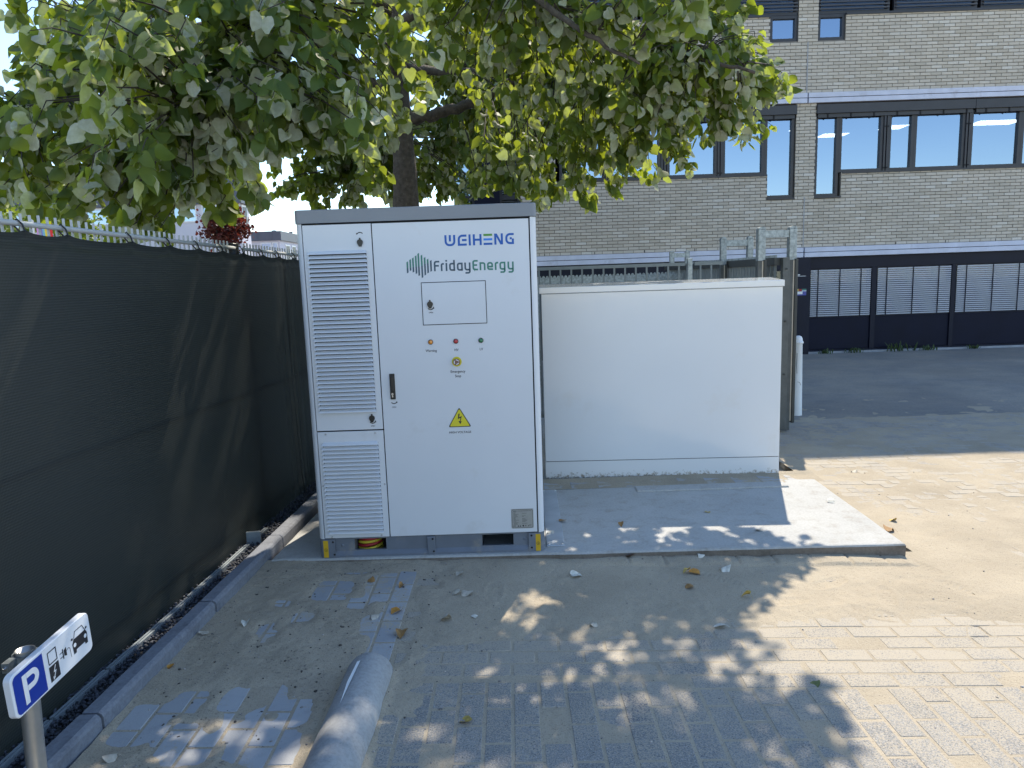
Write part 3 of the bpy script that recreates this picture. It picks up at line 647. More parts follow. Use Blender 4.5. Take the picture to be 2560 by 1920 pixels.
ln(mb, [(b, hh-q), (a+q+rad, hh-q)] + arc(a+q+rad, hh-q-rad, rad, rad, 90, 180, 6)[1:] + arc(a+q+rad, rad+q, rad, rad, 180, 270, 6) + [(b-q, q), (b-q, hh*0.5)]); hbar(mb, a+0.025, b-sw, hh*0.53)
obj('logo_lettering', mb, 'blue', door); obj('logo_bar', mg, 'green', door); obj('logo_bar', ml, 'lightblue', door)
# second logo: nine slanted bars and rounded lettering
md = MB(); mt = MB()
def fz(yp): return 1.783-(yp-460)*0.000344
for px, tp, bt in ((222, 590, 785), (270, 555, 750), (315, 530, 775), (362, 497, 800), (405, 460, 835), (455, 490, 870), (503, 530, 830), (550, 557, 797), (600, 580, 772)):
    a = 0.613+(px-222)*0.000352; b = a+0.0095; s_ = 0.005; cut = fz(700-(px-222)*0.13-(25 if px > 480 else 0))
    zt, zb = fz(tp), fz(bt)
    if px == 600: cut = zt-0.0001
    else: mt.poly([(a, cut), (b, cut), (b, zt), (a, zt-s_)], T0)
    md.poly([(a, zb), (b, zb+s_), (b, min(cut, zt)-0.0001), (a, min(cut, zt-s_ if px == 600 else cut)-0.0001)], T0)
obj('logo_emblem', md, 'slate', door); obj('logo_emblem', mt, 'teal', door); md = MB(); mt = MB()
lx0, lz0, U = 0.767, 0.678+1.0, 0.000351; SW = 27
def TL(u, v): return (lx0+(u-660)*U, -0.0008, lz0+v*U-(0.000004*(u-660)))
CH, XH = 165, 128
def S(b, pts, w=SW): b.stroke(pts, w, TL)
h = SW/2
def low_a(b, x0, x1):      # bowl open like a rounded square with right stem
    S(b, [(x1-h, 0), (x1-h, XH-h)] + [(x0+h+26, XH-h)] + arc(x0+h+26, XH-h-26, 26, 26, 90, 180, 5)[1:] + arc(x0+h+26, h+26, 26, 26, 180, 270, 5) + [(x1-h, h)])
def low_y(b, x0, x1):
    S(b, [(x0+h, XH), (x0+h, h+30)] + arc(x0+h+30, h+30, 30, 30, 180, 270, 5)[1:] + [(x1-h, h)])
    S(b, [(x1-h, XH), (x1-h, -10)] + arc(x1-h-26, -10, 26, 26, 0, -90, 5)[1:] + [(x0+14, -36)])
def low_r(b, x0, x1): S(b, [(x0+h, 0), (x0+h, XH-h-22)] + arc(x0+h+22, XH-h-22, 22, 22, 180, 90, 5)[1:] + [(x1, XH-h)])
S(md, [(660+h, 0), (660+h, CH-h-26)] + arc(660+h+26, CH-h-26, 26, 26, 180, 90, 5)[1:] + [(750, CH-h)]); S(md, [(660+SW, 86), (740, 86)])
low_r(md, 770, 822)
S(md, [(862, 0), (862, XH)]); md.poly([(848, CH-16), (876, CH-16), (876, CH+10), (848, CH+10)], TL)
low_a(md, 905, 1000); S(md, [(1000-h, XH-h), (1000-h, CH+8)])
low_a(md, 1030, 1125); low_y(md, 1150, 1250)
S(mt, [(1368, h), (1306+h, h)] + arc(1280+h+26, h+26, 26, 26, 270, 180, 5) + arc(1280+h+26, CH-h-26, 26, 26, 180, 90, 5) + [(1368, CH-h)]); S(mt, [(1280+SW, 84), (1356, 84)]); mE = mt; mt = MB()
S(mt, [(1395+h, 0), (1395+h, XH-h), (1490-h-26, XH-h)] + arc(1490-h-26, XH-h-26, 26, 26, 90, 0, 5)[1:] + [(1490-h, 0)])
S(mt, [(1610, h), (1515+h+28, h)] + arc(1515+h+28, h+28, 28, 28, 270, 180, 5)[1:] + arc(1515+h+28, XH-h-28, 28, 28, 180, 90, 5) + arc(1612-h-28, XH-h-28, 28, 28, 90, 0, 5) + [(1612-h, 55), (1515+SW, 55)])
low_r(mt, 1640, 1697)
low_a(mt, 1715, 1812); S(mt, [(1812-h, 10), (1812-h, -10)] + arc(1812-h-26, -10, 26, 26, 0, -90, 5)[1:] + [(1728, -36)])
low_y(mt, 1845, 1945)
obj('company_lettering', md, 'slate', door); obj('company_lettering', mE, 'teal', door); obj('company_lettering', mt, 'teal', door)
# indicator lamps, emergency stop, texts
def lamp(x, z, m_):
    mb = MB(); mb.disc_y(x, z, 0.0150, -0.004, 0, 20); b_ = obj('lamp_bezel', mb, 'black', door)
    mb = MB(); n_ = 16
    mb.loft([[(x+r_*math.cos(2*PI*k/n_), y_, z+r_*math.sin(2*PI*k/n_)) for k in range(n_)] for r_, y_ in ((0.0118, -0.004), (0.0115, -0.008), (0.0085, -0.011), (0.003, -0.0125))], False, True)
    obj('indicator_lamp', mb, m_, door, True)
lamp(0.727, 1.278, 'amber'); lamp(0.872, 1.278, 'red'); lamp(1.016, 1.278, 'grn')
Tt = lambda u, v: (u, -0.0008, v)
for txt, sz, cu_, cv_, wx_ in (('Warning', 0.0200, 0.728, 1.2215, 0.92), ('HV', 0.0200, 0.873, 1.2215, 0.92), ('LV', 0.0200, 1.016, 1.2215, 0.92), ('Emergency', 0.0220, 0.876, 1.0955, 0.88), ('Stop', 0.0220, 0.876, 1.0695, 0.88), ('HIGH VOLTAGE', 0.0182, 0.8735, 0.7385, 1.0), ('OPEN', 0.0105, 0.4965, 0.9025, 0.9)):
    tx = MB(); add_text(tx, txt, sz, cu_, cv_, Tt, 'CENTER', wx_); obj('caption', tx, 'ink', door)
tx = MB(); tx.stroke(arc(0.497, 0.940, 0.016, 0.013, 205, 325, 8), 0.005, Tt); tx.poly([(0.505, 0.930), (0.518, 0.930), (0.515, 0.942)], Tt); obj('open_arrow', tx, 'ink', door)
mb = MB(); mb.disc_y(0.872, 1.160, 0.0285, -0.0012, 0, 28); obj('stop_ring', mb, 'tri', door)
mb = MB(); n_ = 20
mb.loft([[(0.872+r_*math.cos(2*PI*k/n_), y_, 1.160+r_*math.sin(2*PI*k/n_)) for k in range(n_)] for r_, y_ in ((0.013, -0.001), (0.013, -0.014), (0.0195, -0.016), (0.0195, -0.024), (0.017, -0.027))], False, True)
obj('emergency_button', mb, 'knob', door)
mb = MB()
for a0 in (20, 140, 260): mb.stroke(arc(0.872, 1.160, 0.0125, 0.0125, a0, a0+85, 8), 0.0045, lambda u, v: (u, -0.0276, v))
obj('button_arrow', mb, 'white', door)
# high voltage triangle
def tri_pts(cx, cz, w, h_, r_):
    P = [(cx-w/2, cz), (cx+w/2, cz), (cx, cz+h_)]; out = []
    for k in range(3):
        p, a_, b_ = Vector(P[k]), Vector(P[k-1]), Vector(P[(k+1) % 3]); u_ = (a_-p).normalized(); v_ = (b_-p).normalized()
        for t_ in (0, .25, .5, .75, 1): out.append(tuple(p+u_*r_*(1-t_)**2+v_*r_*t_**2))
    return out
mb = MB(); mb.prism_y(tri_pts(0.8735, 0.7755, 0.1355, 0.1175, 0.013), -0.0009, 0); obj('warning_sign_border', mb, 'ink', door)
mb = MB(); mb.prism_y(tri_pts(0.8735, 0.7805, 0.119, 0.1035, 0.010), -0.0016, -0.0009); obj('warning_sign', mb, 'tri', door)
mb = MB(); Tb = lambda u, v: (0.8735+u*0.001, -0.0021, 0.7755+v*0.001)
mb.poly([(-6, 79), (2, 80), (-1.5, 58.5), (-10, 47)], Tb); mb.poly([(-10, 47), (-1.5, 58.5), (14, 66), (6, 54.5)], Tb); mb.poly([(14, 66), (5, 34), (0.5, 35), (6, 54.5)], Tb); mb.poly([(-7, 36), (2.5, 17), (12.5, 33), (3, 35)], Tb)
obj('lightning_bolt', mb, 'ink', door)
# name plate
mb = MB(); mb.box(1.155, 1.2865, -0.0015, 0, 0.1465, 0.2675); npl = bevel(obj('name_plate', mb, 'plate', door), 0.0006, 1)
mb = MB(); Tn = lambda u, v: (u, -0.0019, v)
bx = [(1.163, 0.154), (1.279, 0.154), (1.279, 0.262), (1.163, 0.262)]; cc = 0.006
o8 = [(1.159+cc, 0.151), (1.2825-cc, 0.151), (1.2825, 0.151+cc), (1.2825, 0.263-cc), (1.2825-cc, 0.263), (1.159+cc, 0.263), (1.159, 0.263-cc), (1.159, 0.151+cc)]
for k in range(8): mb.stroke([o8[k], o8[(k+1) % 8]], 0.0016, Tn)
mb.stroke([(1.167, 0.2545), (1.187, 0.2545)], 0.003, Tn); mb.stroke([(1.192, 0.2545), (1.275, 0.2545)], 0.0016, Tn)
zl = 0.245
while zl > 0.172:
    mb.stroke([(1.168, zl), (1.168+rnd.uniform(0.008, 0.034), zl)], 0.0013, Tn)
    if rnd.random() < 0.85: mb.stroke([(1.219, zl), (1.219+rnd.uniform(0.008, 0.036), zl)], 0.0013, Tn)
    zl -= 0.0052
add_text(mb, 'CE', 0.012, 1.172, 0.1575, Tn, 'CENTER')
for xx in (1.196, 1.208): mb.poly([(xx-0.005, 0.158), (xx+0.005, 0.158), (xx, 0.167)], Tn)
mb.poly([(1.225+0.0052*math.cos(k), 0.1625+0.0052*math.sin(k)) for k in np.linspace(0, 2*PI, 13)[:-1]], Tn)
mb.stroke([(1.240, 0.158), (1.240, 0.167)], 0.004, Tn); mb.stroke([(1.252, 0.158), (1.262, 0.167)], 0.003, Tn); mb.stroke([(1.264, 0.166), (1.272, 0.166)], 0.0025, Tn)
obj('plate_print', mb, 'ink', npl)
for xx, zz in ((1.158, 0.1495), (1.284, 0.1495), (1.158, 0.265), (1.284, 0.265)):
    mb = MB(); mb.disc_y(xx, zz, 0.0022, -0.003, -0.0015, 8); obj('rivet', mb, 'steel', npl)
# swing handle
mb = MB(); mb.box(0.4795, 0.5095, -0.010, 0, 0.953, 1.103); hd = bevel(obj('handle', mb, 'black', door), 0.003, 3)
mb = MB(); mb.box(0.4845, 0.5045, -0.020, -0.010, 1.000, 1.092); bevel(obj('handle_lever', mb, 'black', door), 0.004, 3)
mb = MB(); mb.disc_y(0.493, 0.984, 0.0062, -0.013, -0.009, 14); mb.box(0.490, 0.496, -0.013, -0.0095, 0.966, 0.982); obj('lock_cylinder', mb, 'steel', door)
# louvred doors
def louvred(name, z0, z1, tops, n_sl, with_locks):
    mb = MB(); mb.box(0.0388, 0.4240, 0, 0.011, z0, z1); d_ = bevel(obj(name, mb, 'cab', cab), 0.0015, 2)
    ztop, zbot = tops; st = (ztop-zbot)/(n_sl-1)
    mb = MB(); mb.box(0.066, 0.390, -0.0006, 0.001, zbot-0.004, ztop+0.012); obj('vent_opening', mb, 'gap', d_)
    sl = MB()
    a0, a1 = 0.0605, 0.3965; ins = 0.0115
    prof = [(-0.0008, 0.0185, ins), (-0.0185, 0.0045, 0.001), (-0.0210, -0.0005, 0.0), (-0.0196, -0.0010, 0.0), (-0.0165, 0.0030, 0.001), (-0.0008, 0.0155, ins)]
    Lr = [(a0+i_, y_, z_) for y_, z_, i_ in prof]; Rr = [(a1-i_, y_, z_) for y_, z_, i_ in prof]
    sl.loft([Lr, Rr], True, True)
    sl.f = [tuple(reversed(f)) for f in sl.f]
    # end cheeks closing the hood to the door
    sl.quad([Lr[0], (a0+ins, -0.0005, 0.0), Lr[2]]); sl.quad([Rr[2], (a1-ins, -0.0005, 0.0), Rr[0]])
    me = sl.mesh('slat'); me.materials.append(M['cab'])
    top = MB(); top.loft([[(x, y_*1.0, z_*1.25) for x, y_, z_ in Lr], [(x, y_, z_*1.25) for x, y_, z_ in Rr]], True, True); top.f = [tuple(reversed(f)) for f in top.f]
    for k in range(n_sl): inst('slat', me, d_, (0, 0, ztop-k*st))
    return d_
ud = louvred('louvred_door', 0.7785, 1.955, (1.792, 0.887), 38, True)
lock(ud, 0.359, 1.853, 0.0, True, False); lock(ud, 0.364, 0.846, 0.0)
ld = louvred('louvred_panel', 0.1225, 0.7705, (0.691, 0.155), 23, False)
for xx, zz in ((0.086, 0.757), (0.377, 0.757), (0.414, 0.446), (0.050, 0.446), (0.081, 0.130), (0.376, 0.132)):
    mb = MB(); mb.disc_y(xx, zz, 0.0058, -0.003, 0, 10, 0.004); obj('screw', mb, 'steel', ld)
# base frame with two fork pockets
bs = MB()
zt_ = 0.1165
for a, b, c, d_ in ((0.018, 0.2085, 0.034, zt_), (0.3985, 0.975, 0.034, zt_), (1.1635, 1.332, 0.034, zt_), (0.2085, 0.3985, 0.034, 0.0395), (0.975, 1.1635, 0.034, 0.0395), (0.2085, 0.3985, 0.108, zt_), (0.975, 1.1635, 0.108, zt_)): bs.box(a, b, 0.018, 0.024, c, d_)
bs.loft([[(0.02, 0.018, 0.034), (0.02, 0.002, 0.012), (0.02, 0.002, 0), (0.02, 0.05, 0), (0.02, 0.05, 0.034)], [(1.33, 0.018, 0.034), (1.33, 0.002, 0.012), (1.33, 0.002, 0), (1.33, 0.05, 0), (1.33, 0.05, 0.034)]], True, True); bs.f[-7:] = [tuple(reversed(f)) for f in bs.f[-7:]]
bs.box(0.0, 0.018, 0.06, D, 0, zt_); bs.box(W-0.018, W, 0.06, D, 0, zt_); bs.box(0.018, W-0.018, D-0.02, D, 0, zt_)
for xx in (0.2025, 0.3985, 0.969, 1.1635): bs.box(xx, xx+0.006, 0.0245, D-0.03, 0.0, 0.116)
bfr = obj('base_frame', bs, 'basegrey', cab)
cp = qr(0.03, 0.03, 0.03, 180, 270, 5)+[(0.095, 0.0), (0.095, 0.006), (0.05, 0.017), (0.017, 0.06), (0, 0.06)]
mb = MB(); mb.prism_z(cp, 0.0005, 0.1165); obj('corner_bracket', mb, 'basegrey', cab)
mb = MB(); mb.prism_z([(W-x, y_) for x, y_ in reversed(cp)], 0.0005, 0.1165); obj('corner_bracket', mb, 'basegrey', cab)
mb = MB(); mb.box(0.646, 0.695, -0.001, 0.017, 0.004, 0.114); bevel(obj('middle_bracket', mb, 'basegrey', cab), 0.004, 2)
for xx, zz, y0 in ((0.083, 0.098, 0), (0.088, 0.02, 0), (0.68, 0.098, -0.001), (0.684, 0.021, -0.001), (1.272, 0.099, 0), (1.272, 0.024, 0), (0.135, 0.07, 0.018), (1.231, 0.075, 0.018)):
    mb = MB(); mb.disc_y(xx, zz, 0.0065 if y0 < 0.01 else 0.010, y0-0.004, y0, 10, 0.004); obj('bolt', mb, 'gap' if y0 < 0.01 else 'basegrey', cab)
for x0 in (0.0245, 1.2965):
    mb = MB(); mb.box(x0, x0+0.029, -0.0012, 0.0005, 0.003, 0.108); st_ = obj('earth_sticker', mb, 'yellow', cab)
    mb = MB(); cx_ = x0+0.0145; Te = lambda u, v: (u, -0.0018, v)
    mb.stroke(arc(cx_, 0.05, 0.0095, 0.0095, 0, 360, 18), 0.0016, Te); mb.stroke([(cx_, 0.058), (cx_, 0.050)], 0.0016, Te)
    for dz_, w_ in ((0.050, 0.0055), (0.047, 0.0035), (0.044, 0.0015)): mb.stroke([(cx_-w_, dz_), (cx_+w_, dz_)], 0.0014, Te)
    obj('earth_symbol', mb, 'ink', st_)
# coiled hose inside the fork pocket
hz = thing('coiled_hose', 'coil of yellow and red hose lying inside the cabinet base opening', 'hose', (0.285, 0.115, 0.0))
for k, (zz, m_) in enumerate(((0.012, 'hosey'), (0.032, 'hosey'), (0.050, 'hoser'), (0.066, 'hosey'), (0.084, 'hoser'), (0.098, 'hoser'))):
    mb = MB(); mb.tube([(0.066*math.cos(a_)*(1+0.03*math.sin(k)), 0.066*math.sin(a_), zz+0.006*math.sin(a_+k)+0.010*math.cos(a_)*(0.2+0.1*k)+0.003) for a_ in np.linspace(0, 2*PI, 25)], 0.0095, 8); obj('hose_turn', mb, m_, hz, True)

# ------------------------------------------------------------------ white distribution kiosk
kang = math.atan2(1.467-1.54, 3.305-1.43)
ksk = thing('distribution_kiosk', 'wide low glossy off-white metal kiosk with flat lid right of the tall cabinet', 'utility box', (1.43, 1.54, 0.0), kang)
KW, KD = 1.876, 0.33
mb = MB(); mb.box(0.004, KW-0.004, 0.006, KD, -0.10, 0.1385); obj('plinth', mb, 'kplinth', ksk)
mb = MB(); mb.box(0.012, KW-0.012, 0.010, KD-0.01, 0.138, 0.146); obj('plinth_joint', mb, 'gap', ksk)
mb = MB(); mb.box(0.004, KW-0.004, 0.004, KD, 0.1425, 1.4905); bevel(obj('front_panel', mb, 'kiosk', ksk), 0.004, 3)
mb = MB(); mb.box(0.02, KW-0.02, 0.015, KD-0.01, 1.489, 1.494); obj('lid_joint', mb, 'gap', ksk)
mb = MB(); lid = [[(-0.012, -0.008, 1.493), (KW+0.006, -0.008, 1.493), (KW+0.006, KD+0.01, 1.493), (-0.012, KD+0.01, 1.493)], [(-0.012, -0.008, 1.541), (KW+0.006, -0.008, 1.541), (KW+0.006, KD+0.01, 1.561), (-0.012, KD+0.01, 1.561)]]
mb.loft(lid, True, True); bevel(obj('lid', mb, 'kiosk', ksk), 0.004, 3)

# ------------------------------------------------------------------ left fence with windbreak cloth
fen = thing('bar_fence', 'pale grey bar fence with pointed picket tops along the left side', 'fence', (0, 0, 0))
def rail_z(y_): return 1.886-0.011*(y_-0.0)
for a, b in ((-4.6, 0.66), (0.80, 3.5)):
    for zz, r_ in ((0.0, 0.011), (-0.95, 0.011), (-1.78, 0.011)):
        mb = MB(); pts = [(fx_(t_)-0.034, t_, rail_z(t_)+zz) for t_ in np.linspace(a, b, 12)]; mb.tube(pts, r_, 8); obj('rail', mb, 'dwhite', fen, True)
pk = MB(); pk.loft([[(0.006*math.cos(t_), 0.006*math.sin(t_), z_) for t_ in np.linspace(0, 2*PI, 7)[:-1]] for z_ in (-1.86, 0.042)], True, True); pkm = pk.mesh('picket'); pkm.materials.append(M['dwhite'])
y_ = -4.55
while y_ < 3.5:
    if not 0.64 < y_ < 0.82: inst('picket', pkm, fen, (fx_(y_)-0.052, y_, rail_z(y_)+rnd.uniform(-0.003, 0.003)), 0, (rnd.gauss(0, 0.008), rnd.gauss(0, 0.003), 0))
    y_ += 0.0505
for yp in (-2.0, 0.73, 3.45):
    mb = MB(); mb.lathe([(0.062, -0.15), (0.062, 1.905), (0.058, 1.912), (0.03, 1.915)], fx_(yp)-0.10, yp, 20); obj('fence_post', mb, 'black', fen, True)
cloth = thing('windbreak_cloth', 'dark green black mesh windbreak cloth tied to the left fence', 'windbreak cloth')
ties = [-2.7, -2.35, -2.0, -1.66, -1.27, -1.02, -0.55, -0.20, 0.118, 0.42, 0.72, 1.05, 1.35, 1.7, 2.1, 2.5, 3.0]
def cloth_sheet(y0, y1, seed, dx):
    Y = np.linspace(y0, y1, int((y1-y0)/0.02)); U = np.concatenate([np.linspace(0, 0.9, 46)[:-1], np.linspace(0.9, 1, 22)])
    YY, UU = np.meshgrid(Y, U)
    ta = np.array(ties); dist = np.abs(YY[..., None]-ta).min(-1)
    top = rail_z(YY)-0.040+0.016*np.exp(-dist/0.03)-0.004*np.minimum(dist/0.15, 1)
    Z = -0.05+(top+0.05)*UU
    X = fx_(YY)-0.006+dx+0.004*(fbm(YY*0.8, Z*0.8, seed, 2)-0.5)
    edge = np.exp(-((YY-1.47)/0.16)**2)
    X = X+edge*0.016*np.sin(YY*62+Z*2.2)*np.clip(1-Z/2.4, 0.2, 1)
    X = X+0.006*np.sin(UU*120)*np.clip((UU-0.955)/0.03, 0, 1)+0.022*np.exp(-(Z/0.08)**2)*0.5
    idx = np.arange(YY.size).reshape(YY.shape); F = np.stack([idx[:-1, :-1], idx[:-1, 1:], idx[1:, 1:], idx[1:, :-1]], -1).reshape(-1, 4)
    return np_mesh('cloth', np.stack([X, YY, Z], -1).reshape(-1, 3), F[:, ::-1].copy(), True)
obj('cloth', cloth_sheet(-4.6, 1.47, 2, 0.0), 'fabric', cloth); obj('cloth', cloth_sheet(1.43, 3.5, 6, -0.012), 'fabric', cloth)
for ty in ties[2:]:
    mb = MB(); zz = rail_z(ty); mb.tube([(fx_(ty)-0.002, ty, zz-0.035), (fx_(ty)-0.012, ty+0.004, zz-0.005), (fx_(ty)-0.028, ty, zz+0.016), (fx_(ty)-0.044, ty-0.004, zz-0.004), (fx_(ty)-0.022, ty, zz-0.034)], 0.004, 6); obj('cable_tie', mb, 'black', cloth)
edg = thing('edging_strip', 'thin grey edging strip in short lengths at the foot of the cloth', 'edging')
y_ = -2.6
while y_ < 0.55:
    L = 0.355; mb = MB(); x0 = fx_(y_)+0.035
    for xo in (0.0, 0.016): mb.box(xo, xo+0.011, 0, L-0.012, -0.045, 0.0)
    o = obj('strip', mb, 'strip', edg); o.location = (x0, y_, rnd.uniform(-0.003, 0.003)); o.rotation_euler = (rnd.gauss(0, 0.006), 0, -0.055+rnd.gauss(0, 0.012)); y_ += L
mk = MB(); mk.bbox(-0.045, 0.045, -0.008, 0.008, -0.09, 0.085, 0.003); mko = obj('marker_board', mk, 'strip'); mko.location = (-0.515, 0.33, -0.02); mko.rotation_euler = (0, 0, 0.15); tag(mko, 'small pale board standing in the gravel near the kerb', 'board')

# ------------------------------------------------------------------ parking sign
sgn = thing('parking_sign', 'short grey pole with blue and white electric car parking sign', 'sign', (-0.3224, -2.075, 0.1514), 0.0); sgn.scale = (0.88, 0.88, 0.88)
mb = MB(); mb.loft([[(r_*math.cos(t_)+0.02*(z_/0.5), r_*math.sin(t_)+0.018*(z_/0.5)*0, z_) for t_ in np.linspace(0, 2*PI, 25)[:-1]] for r_, z_ in ((0.031, -0.28), (0.031, 0.475))], False, False)
mb.loft([[(r_*math.cos(t_)+0.0182, r_*math.sin(t_), z_) for t_ in np.linspace(0, 2*PI, 25)[:-1]] for r_, z_ in ((0.031, 0.475), (0.027, 0.476), (0.027, 0.30))], False, False)
obj('pole', mb, 'pole', sgn, True)
mb = MB()
for zc in (0.448,):
    mb.loft([[(r_*math.cos(t_)+0.017, r_*math.sin(t_), zc+dz_) for t_ in np.linspace(0, 2*PI, 25)[:-1]] for r_, dz_ in ((0.0325, -0.016), (0.038, -0.016), (0.038, 0.016), (0.0325, 0.016))], False, False)
    mb.box(-0.012, 0.012, -0.075, -0.034, zc-0.017, zc+0.017); mb.box(0.02, 0.05, 0.02, 0.036, zc-0.015, zc+0.015)
obj('clamp', mb, 'galv', sgn)
mb = MB(); mb.tube([(0, -0.085, 0.448), (0, -0.02, 0.448)], 0.005, 6); mb.tube([(0, -0.078, 0.448), (0, -0.070, 0.448)], 0.009, 6); obj('clamp_bolt', mb, 'steel', sgn)
SWd, SH, SR, ST = 0.392, 0.148, 0.022, 0.024
face = bpy.data.objects.new('sign_board', None)
def rrect(x0, x1, z0, z1, r_): return arc(x1-r_, z1-r_, r_, r_, 0, 90, 5)+arc(x0+r_, z1-r_, r_, r_, 90, 180, 5)+arc(x0+r_, z0+r_, r_, r_, 180, 270, 5)+arc(x1-r_, z0+r_, r_, r_, 270, 360, 5)
ang = math.atan2(0.04, 0.385)
def TS(u, v, d_=0.0):      # u along the sign (0..SWd), v up, d out of the face; sign stands along +y, tilted a little
    tilt = 0.075
    y0, z0 = -0.147, 0.308
    u, v = u*1.055-0.008, v*1.055
    uu, vv = u*math.cos(tilt)-v*math.sin(tilt)*0, v*math.cos(tilt)+u*math.sin(tilt)
    return (0.077+u*math.sin(ang)*0.35+d_, y0+uu*math.cos(ang)-v*0.06, z0+vv)
mb = MB(); P = rrect(0, SWd, 0, SH, SR); P2 = rrect(0.003, SWd-0.003, 0.003, SH-0.003, SR-0.003)
mb.loft([[TS(u, v, -ST) for u, v in P], [TS(u, v, -0.003) for u, v in P], [TS(u, v, 0) for u, v in P2]], False, True)
sb = obj('sign_board', mb, 'signwhite', sgn)
mb = MB(); bl = arc(0.030, SH-0.030, 0.018, 0.018, 90, 180, 5)+arc(0.030, 0.030, 0.018, 0.018, 180, 270, 5)+[(0.145, 0.008), (0.145, SH-0.008)]
bl = [(u, v) for u, v in bl]; mb.poly([(u-0.004, min(SH-0.008, max(0.008, v+(0.004 if v > SH/2 else -0.004)))) for u, v in bl[:-2]]+bl[-2:], lambda u, v: TS(u, v, 0.0006)); obj('blue_field', mb, 'signblue', sb)
mb = MB(); Tp = lambda u, v: TS(u, v, 0.0012)
mb.stroke([(0.055, 0.022), (0.055, 0.122)], 0.0185, Tp); mb.stroke([(0.0643, 0.1127), (0.088, 0.1127)]+arc(0.088, 0.0915, 0.0212, 0.0212, 90, -90, 10)[1:]+[(0.0643, 0.0703)], 0.0185, lambda u, v: TS(u, v, 0.0016))
obj('letter', mb, 'signwhite', sb)
mb = MB(); Tk = lambda u, v: TS(u, v, 0.0006); Tk2 = lambda u, v: TS(u, v, 0.0011)
mb.stroke([(0.168, 0.080), (0.208, 0.080), (0.208, 0.122), (0.168, 0.122), (0.168, 0.080)], 0.004, Tk)
mb.poly([(0.164, 0.018), (0.212, 0.018), (0.212, 0.072), (0.164, 0.072)], Tk)
mb.poly([(0.243, 0.066), (0.256, 0.060), (0.256, 0.092), (0.243, 0.086)], Tk); mb.stroke([(0.238, 0.058), (0.238, 0.094)], 0.005, Tk); mb.stroke([(0.222, 0.068), (0.236, 0.068)], 0.003, Tk); mb.stroke([(0.222, 0.084), (0.236, 0.084)], 0.003, Tk)
mb.stroke([(0.256, 0.076), (0.262, 0.080), (0.270, 0.080), (0.274, 0.074), (0.276, 0.040)], 0.002, Tk)
car = [(0.290, 0.040), (0.304, 0.040), (0.306, 0.050), (0.352, 0.050), (0.354, 0.040), (0.368, 0.040), (0.370, 0.078), (0.362, 0.092), (0.298, 0.092), (0.288, 0.078)]
mb.poly(car, Tk); mb.stroke([(0.299, 0.092), (0.309, 0.116), (0.349, 0.116), (0.361, 0.092)], 0.003, Tk)
mb.poly([(0.284, 0.094), (0.295, 0.092), (0.294, 0.100), (0.286, 0.101)], Tk); mb.poly([(0.374, 0.094), (0.363, 0.092), (0.364, 0.100), (0.372, 0.101)], Tk)
obj('pictogram', mb, 'ink', sb)
mb = MB()
for cx_ in (0.300, 0.358): mb.poly([(cx_+0.0075*math.cos(t_), 0.070+0.0075*math.sin(t_)) for t_ in np.linspace(0, 2*PI, 15)[:-1]], Tk2)
mb.stroke([(0.195, 0.067), (0.184, 0.047), (0.193, 0.047), (0.180, 0.026)], 0.0035, Tk2); mb.poly([(0.176, 0.033), (0.177, 0.020), (0.188, 0.028)], Tk2)
obj('pictogram_detail', mb, 'signwhite', sb)

# ------------------------------------------------------------------ concrete wheel stop
ws = MB(); rings = []
for t_, rr_ in ((0.0, 0.02), (0.004, 0.06), (0.014, 0.085), (0.032, 0.098), (0.06, 0.102), (0.3, 0.103), (0.7, 0.103), (1.3, 0.104)):
    yv = -1.185-t_; cxv = 0.537-0.02*t_
    rings.append([(cxv-rr_*math.cos(a_), yv, -0.045+rr_*math.sin(a_)) for a_ in np.linspace(-0.35, PI+0.35, 25)])
ws.loft(rings, True, True)
wso = obj('wheel_stop', ws, 'stop', None, True); tag(wso, 'rounded concrete wheel stop lying on the paving in the foreground', 'wheel stop')
mb = MB(); mb.quad([(0.505, -1.30, 0.0605), (0.517, -1.29, 0.0605), (0.505, -1.58, 0.0615), (0.494, -1.60, 0.0610)])

# ------------------------------------------------------------------ rear bar fence, gate portals, sliding gate, bollard
rf_ = thing('rear_bar_fence', 'low grey flat bar fence behind the white kiosk', 'fence', (0, 3.6, 0))
for a, b in ((-0.5, 3.06), (3.16, 3.46)):
    mb = MB(); mb.box(a, b, -0.02, 0.02, 1.690, 1.724); obj('rail', mb, 'railgrey', rf_)
    mb = MB(); mb.box(a, b, -0.02, 0.02, 0.10, 0.14); obj('rail', mb, 'railgrey', rf_)
bar = MB(); bar.box(-0.0085, 0.0085, -0.0085, 0.0085, 0.14, 1.690); bme = bar.mesh('bar'); bme.materials.append(M['railgrey'])
x = -0.44
while x < 3.42:
    if not 3.03 < x < 3.17: inst('bar', bme, rf_, (x, 0, 0))
    x += 0.1145
for xp in (3.108, 0.35):
    mb = MB(); mb.box(xp-0.026, xp+0.026, -0.03, 0.03, -0.2, 1.765); bevel(obj('fence_post', mb, 'galv', rf_), 0.004, 1)
rf2 = thing('far_bar_fence', 'second grey bar fence with scalloped top beam farther back', 'fence', (0, 7.2, 0))
mb = MB(); mb.box(0.3, 3.9, -0.03, 0.03, 1.50, 1.60); obj('beam', mb, 'galv', rf2)
sc = MB()
for k in range(60): sc.prism_y(arc(0.33+k*0.058, 1.598, 0.024, 0.034, 0, 180, 6), -0.005, 0.005)
obj('scallops', sc, 'galv', rf2)
x = 0.4
while x < 3.8: inst('bar', bme, rf2, (x, 0, -0.18)); x += 0.17
for xp in (1.6, 3.2):
    mb = MB(); mb.box(xp-0.04, xp+0.04, -0.04, 0.04, -0.2, 1.62); obj('fence_post', mb, 'galv', rf2)
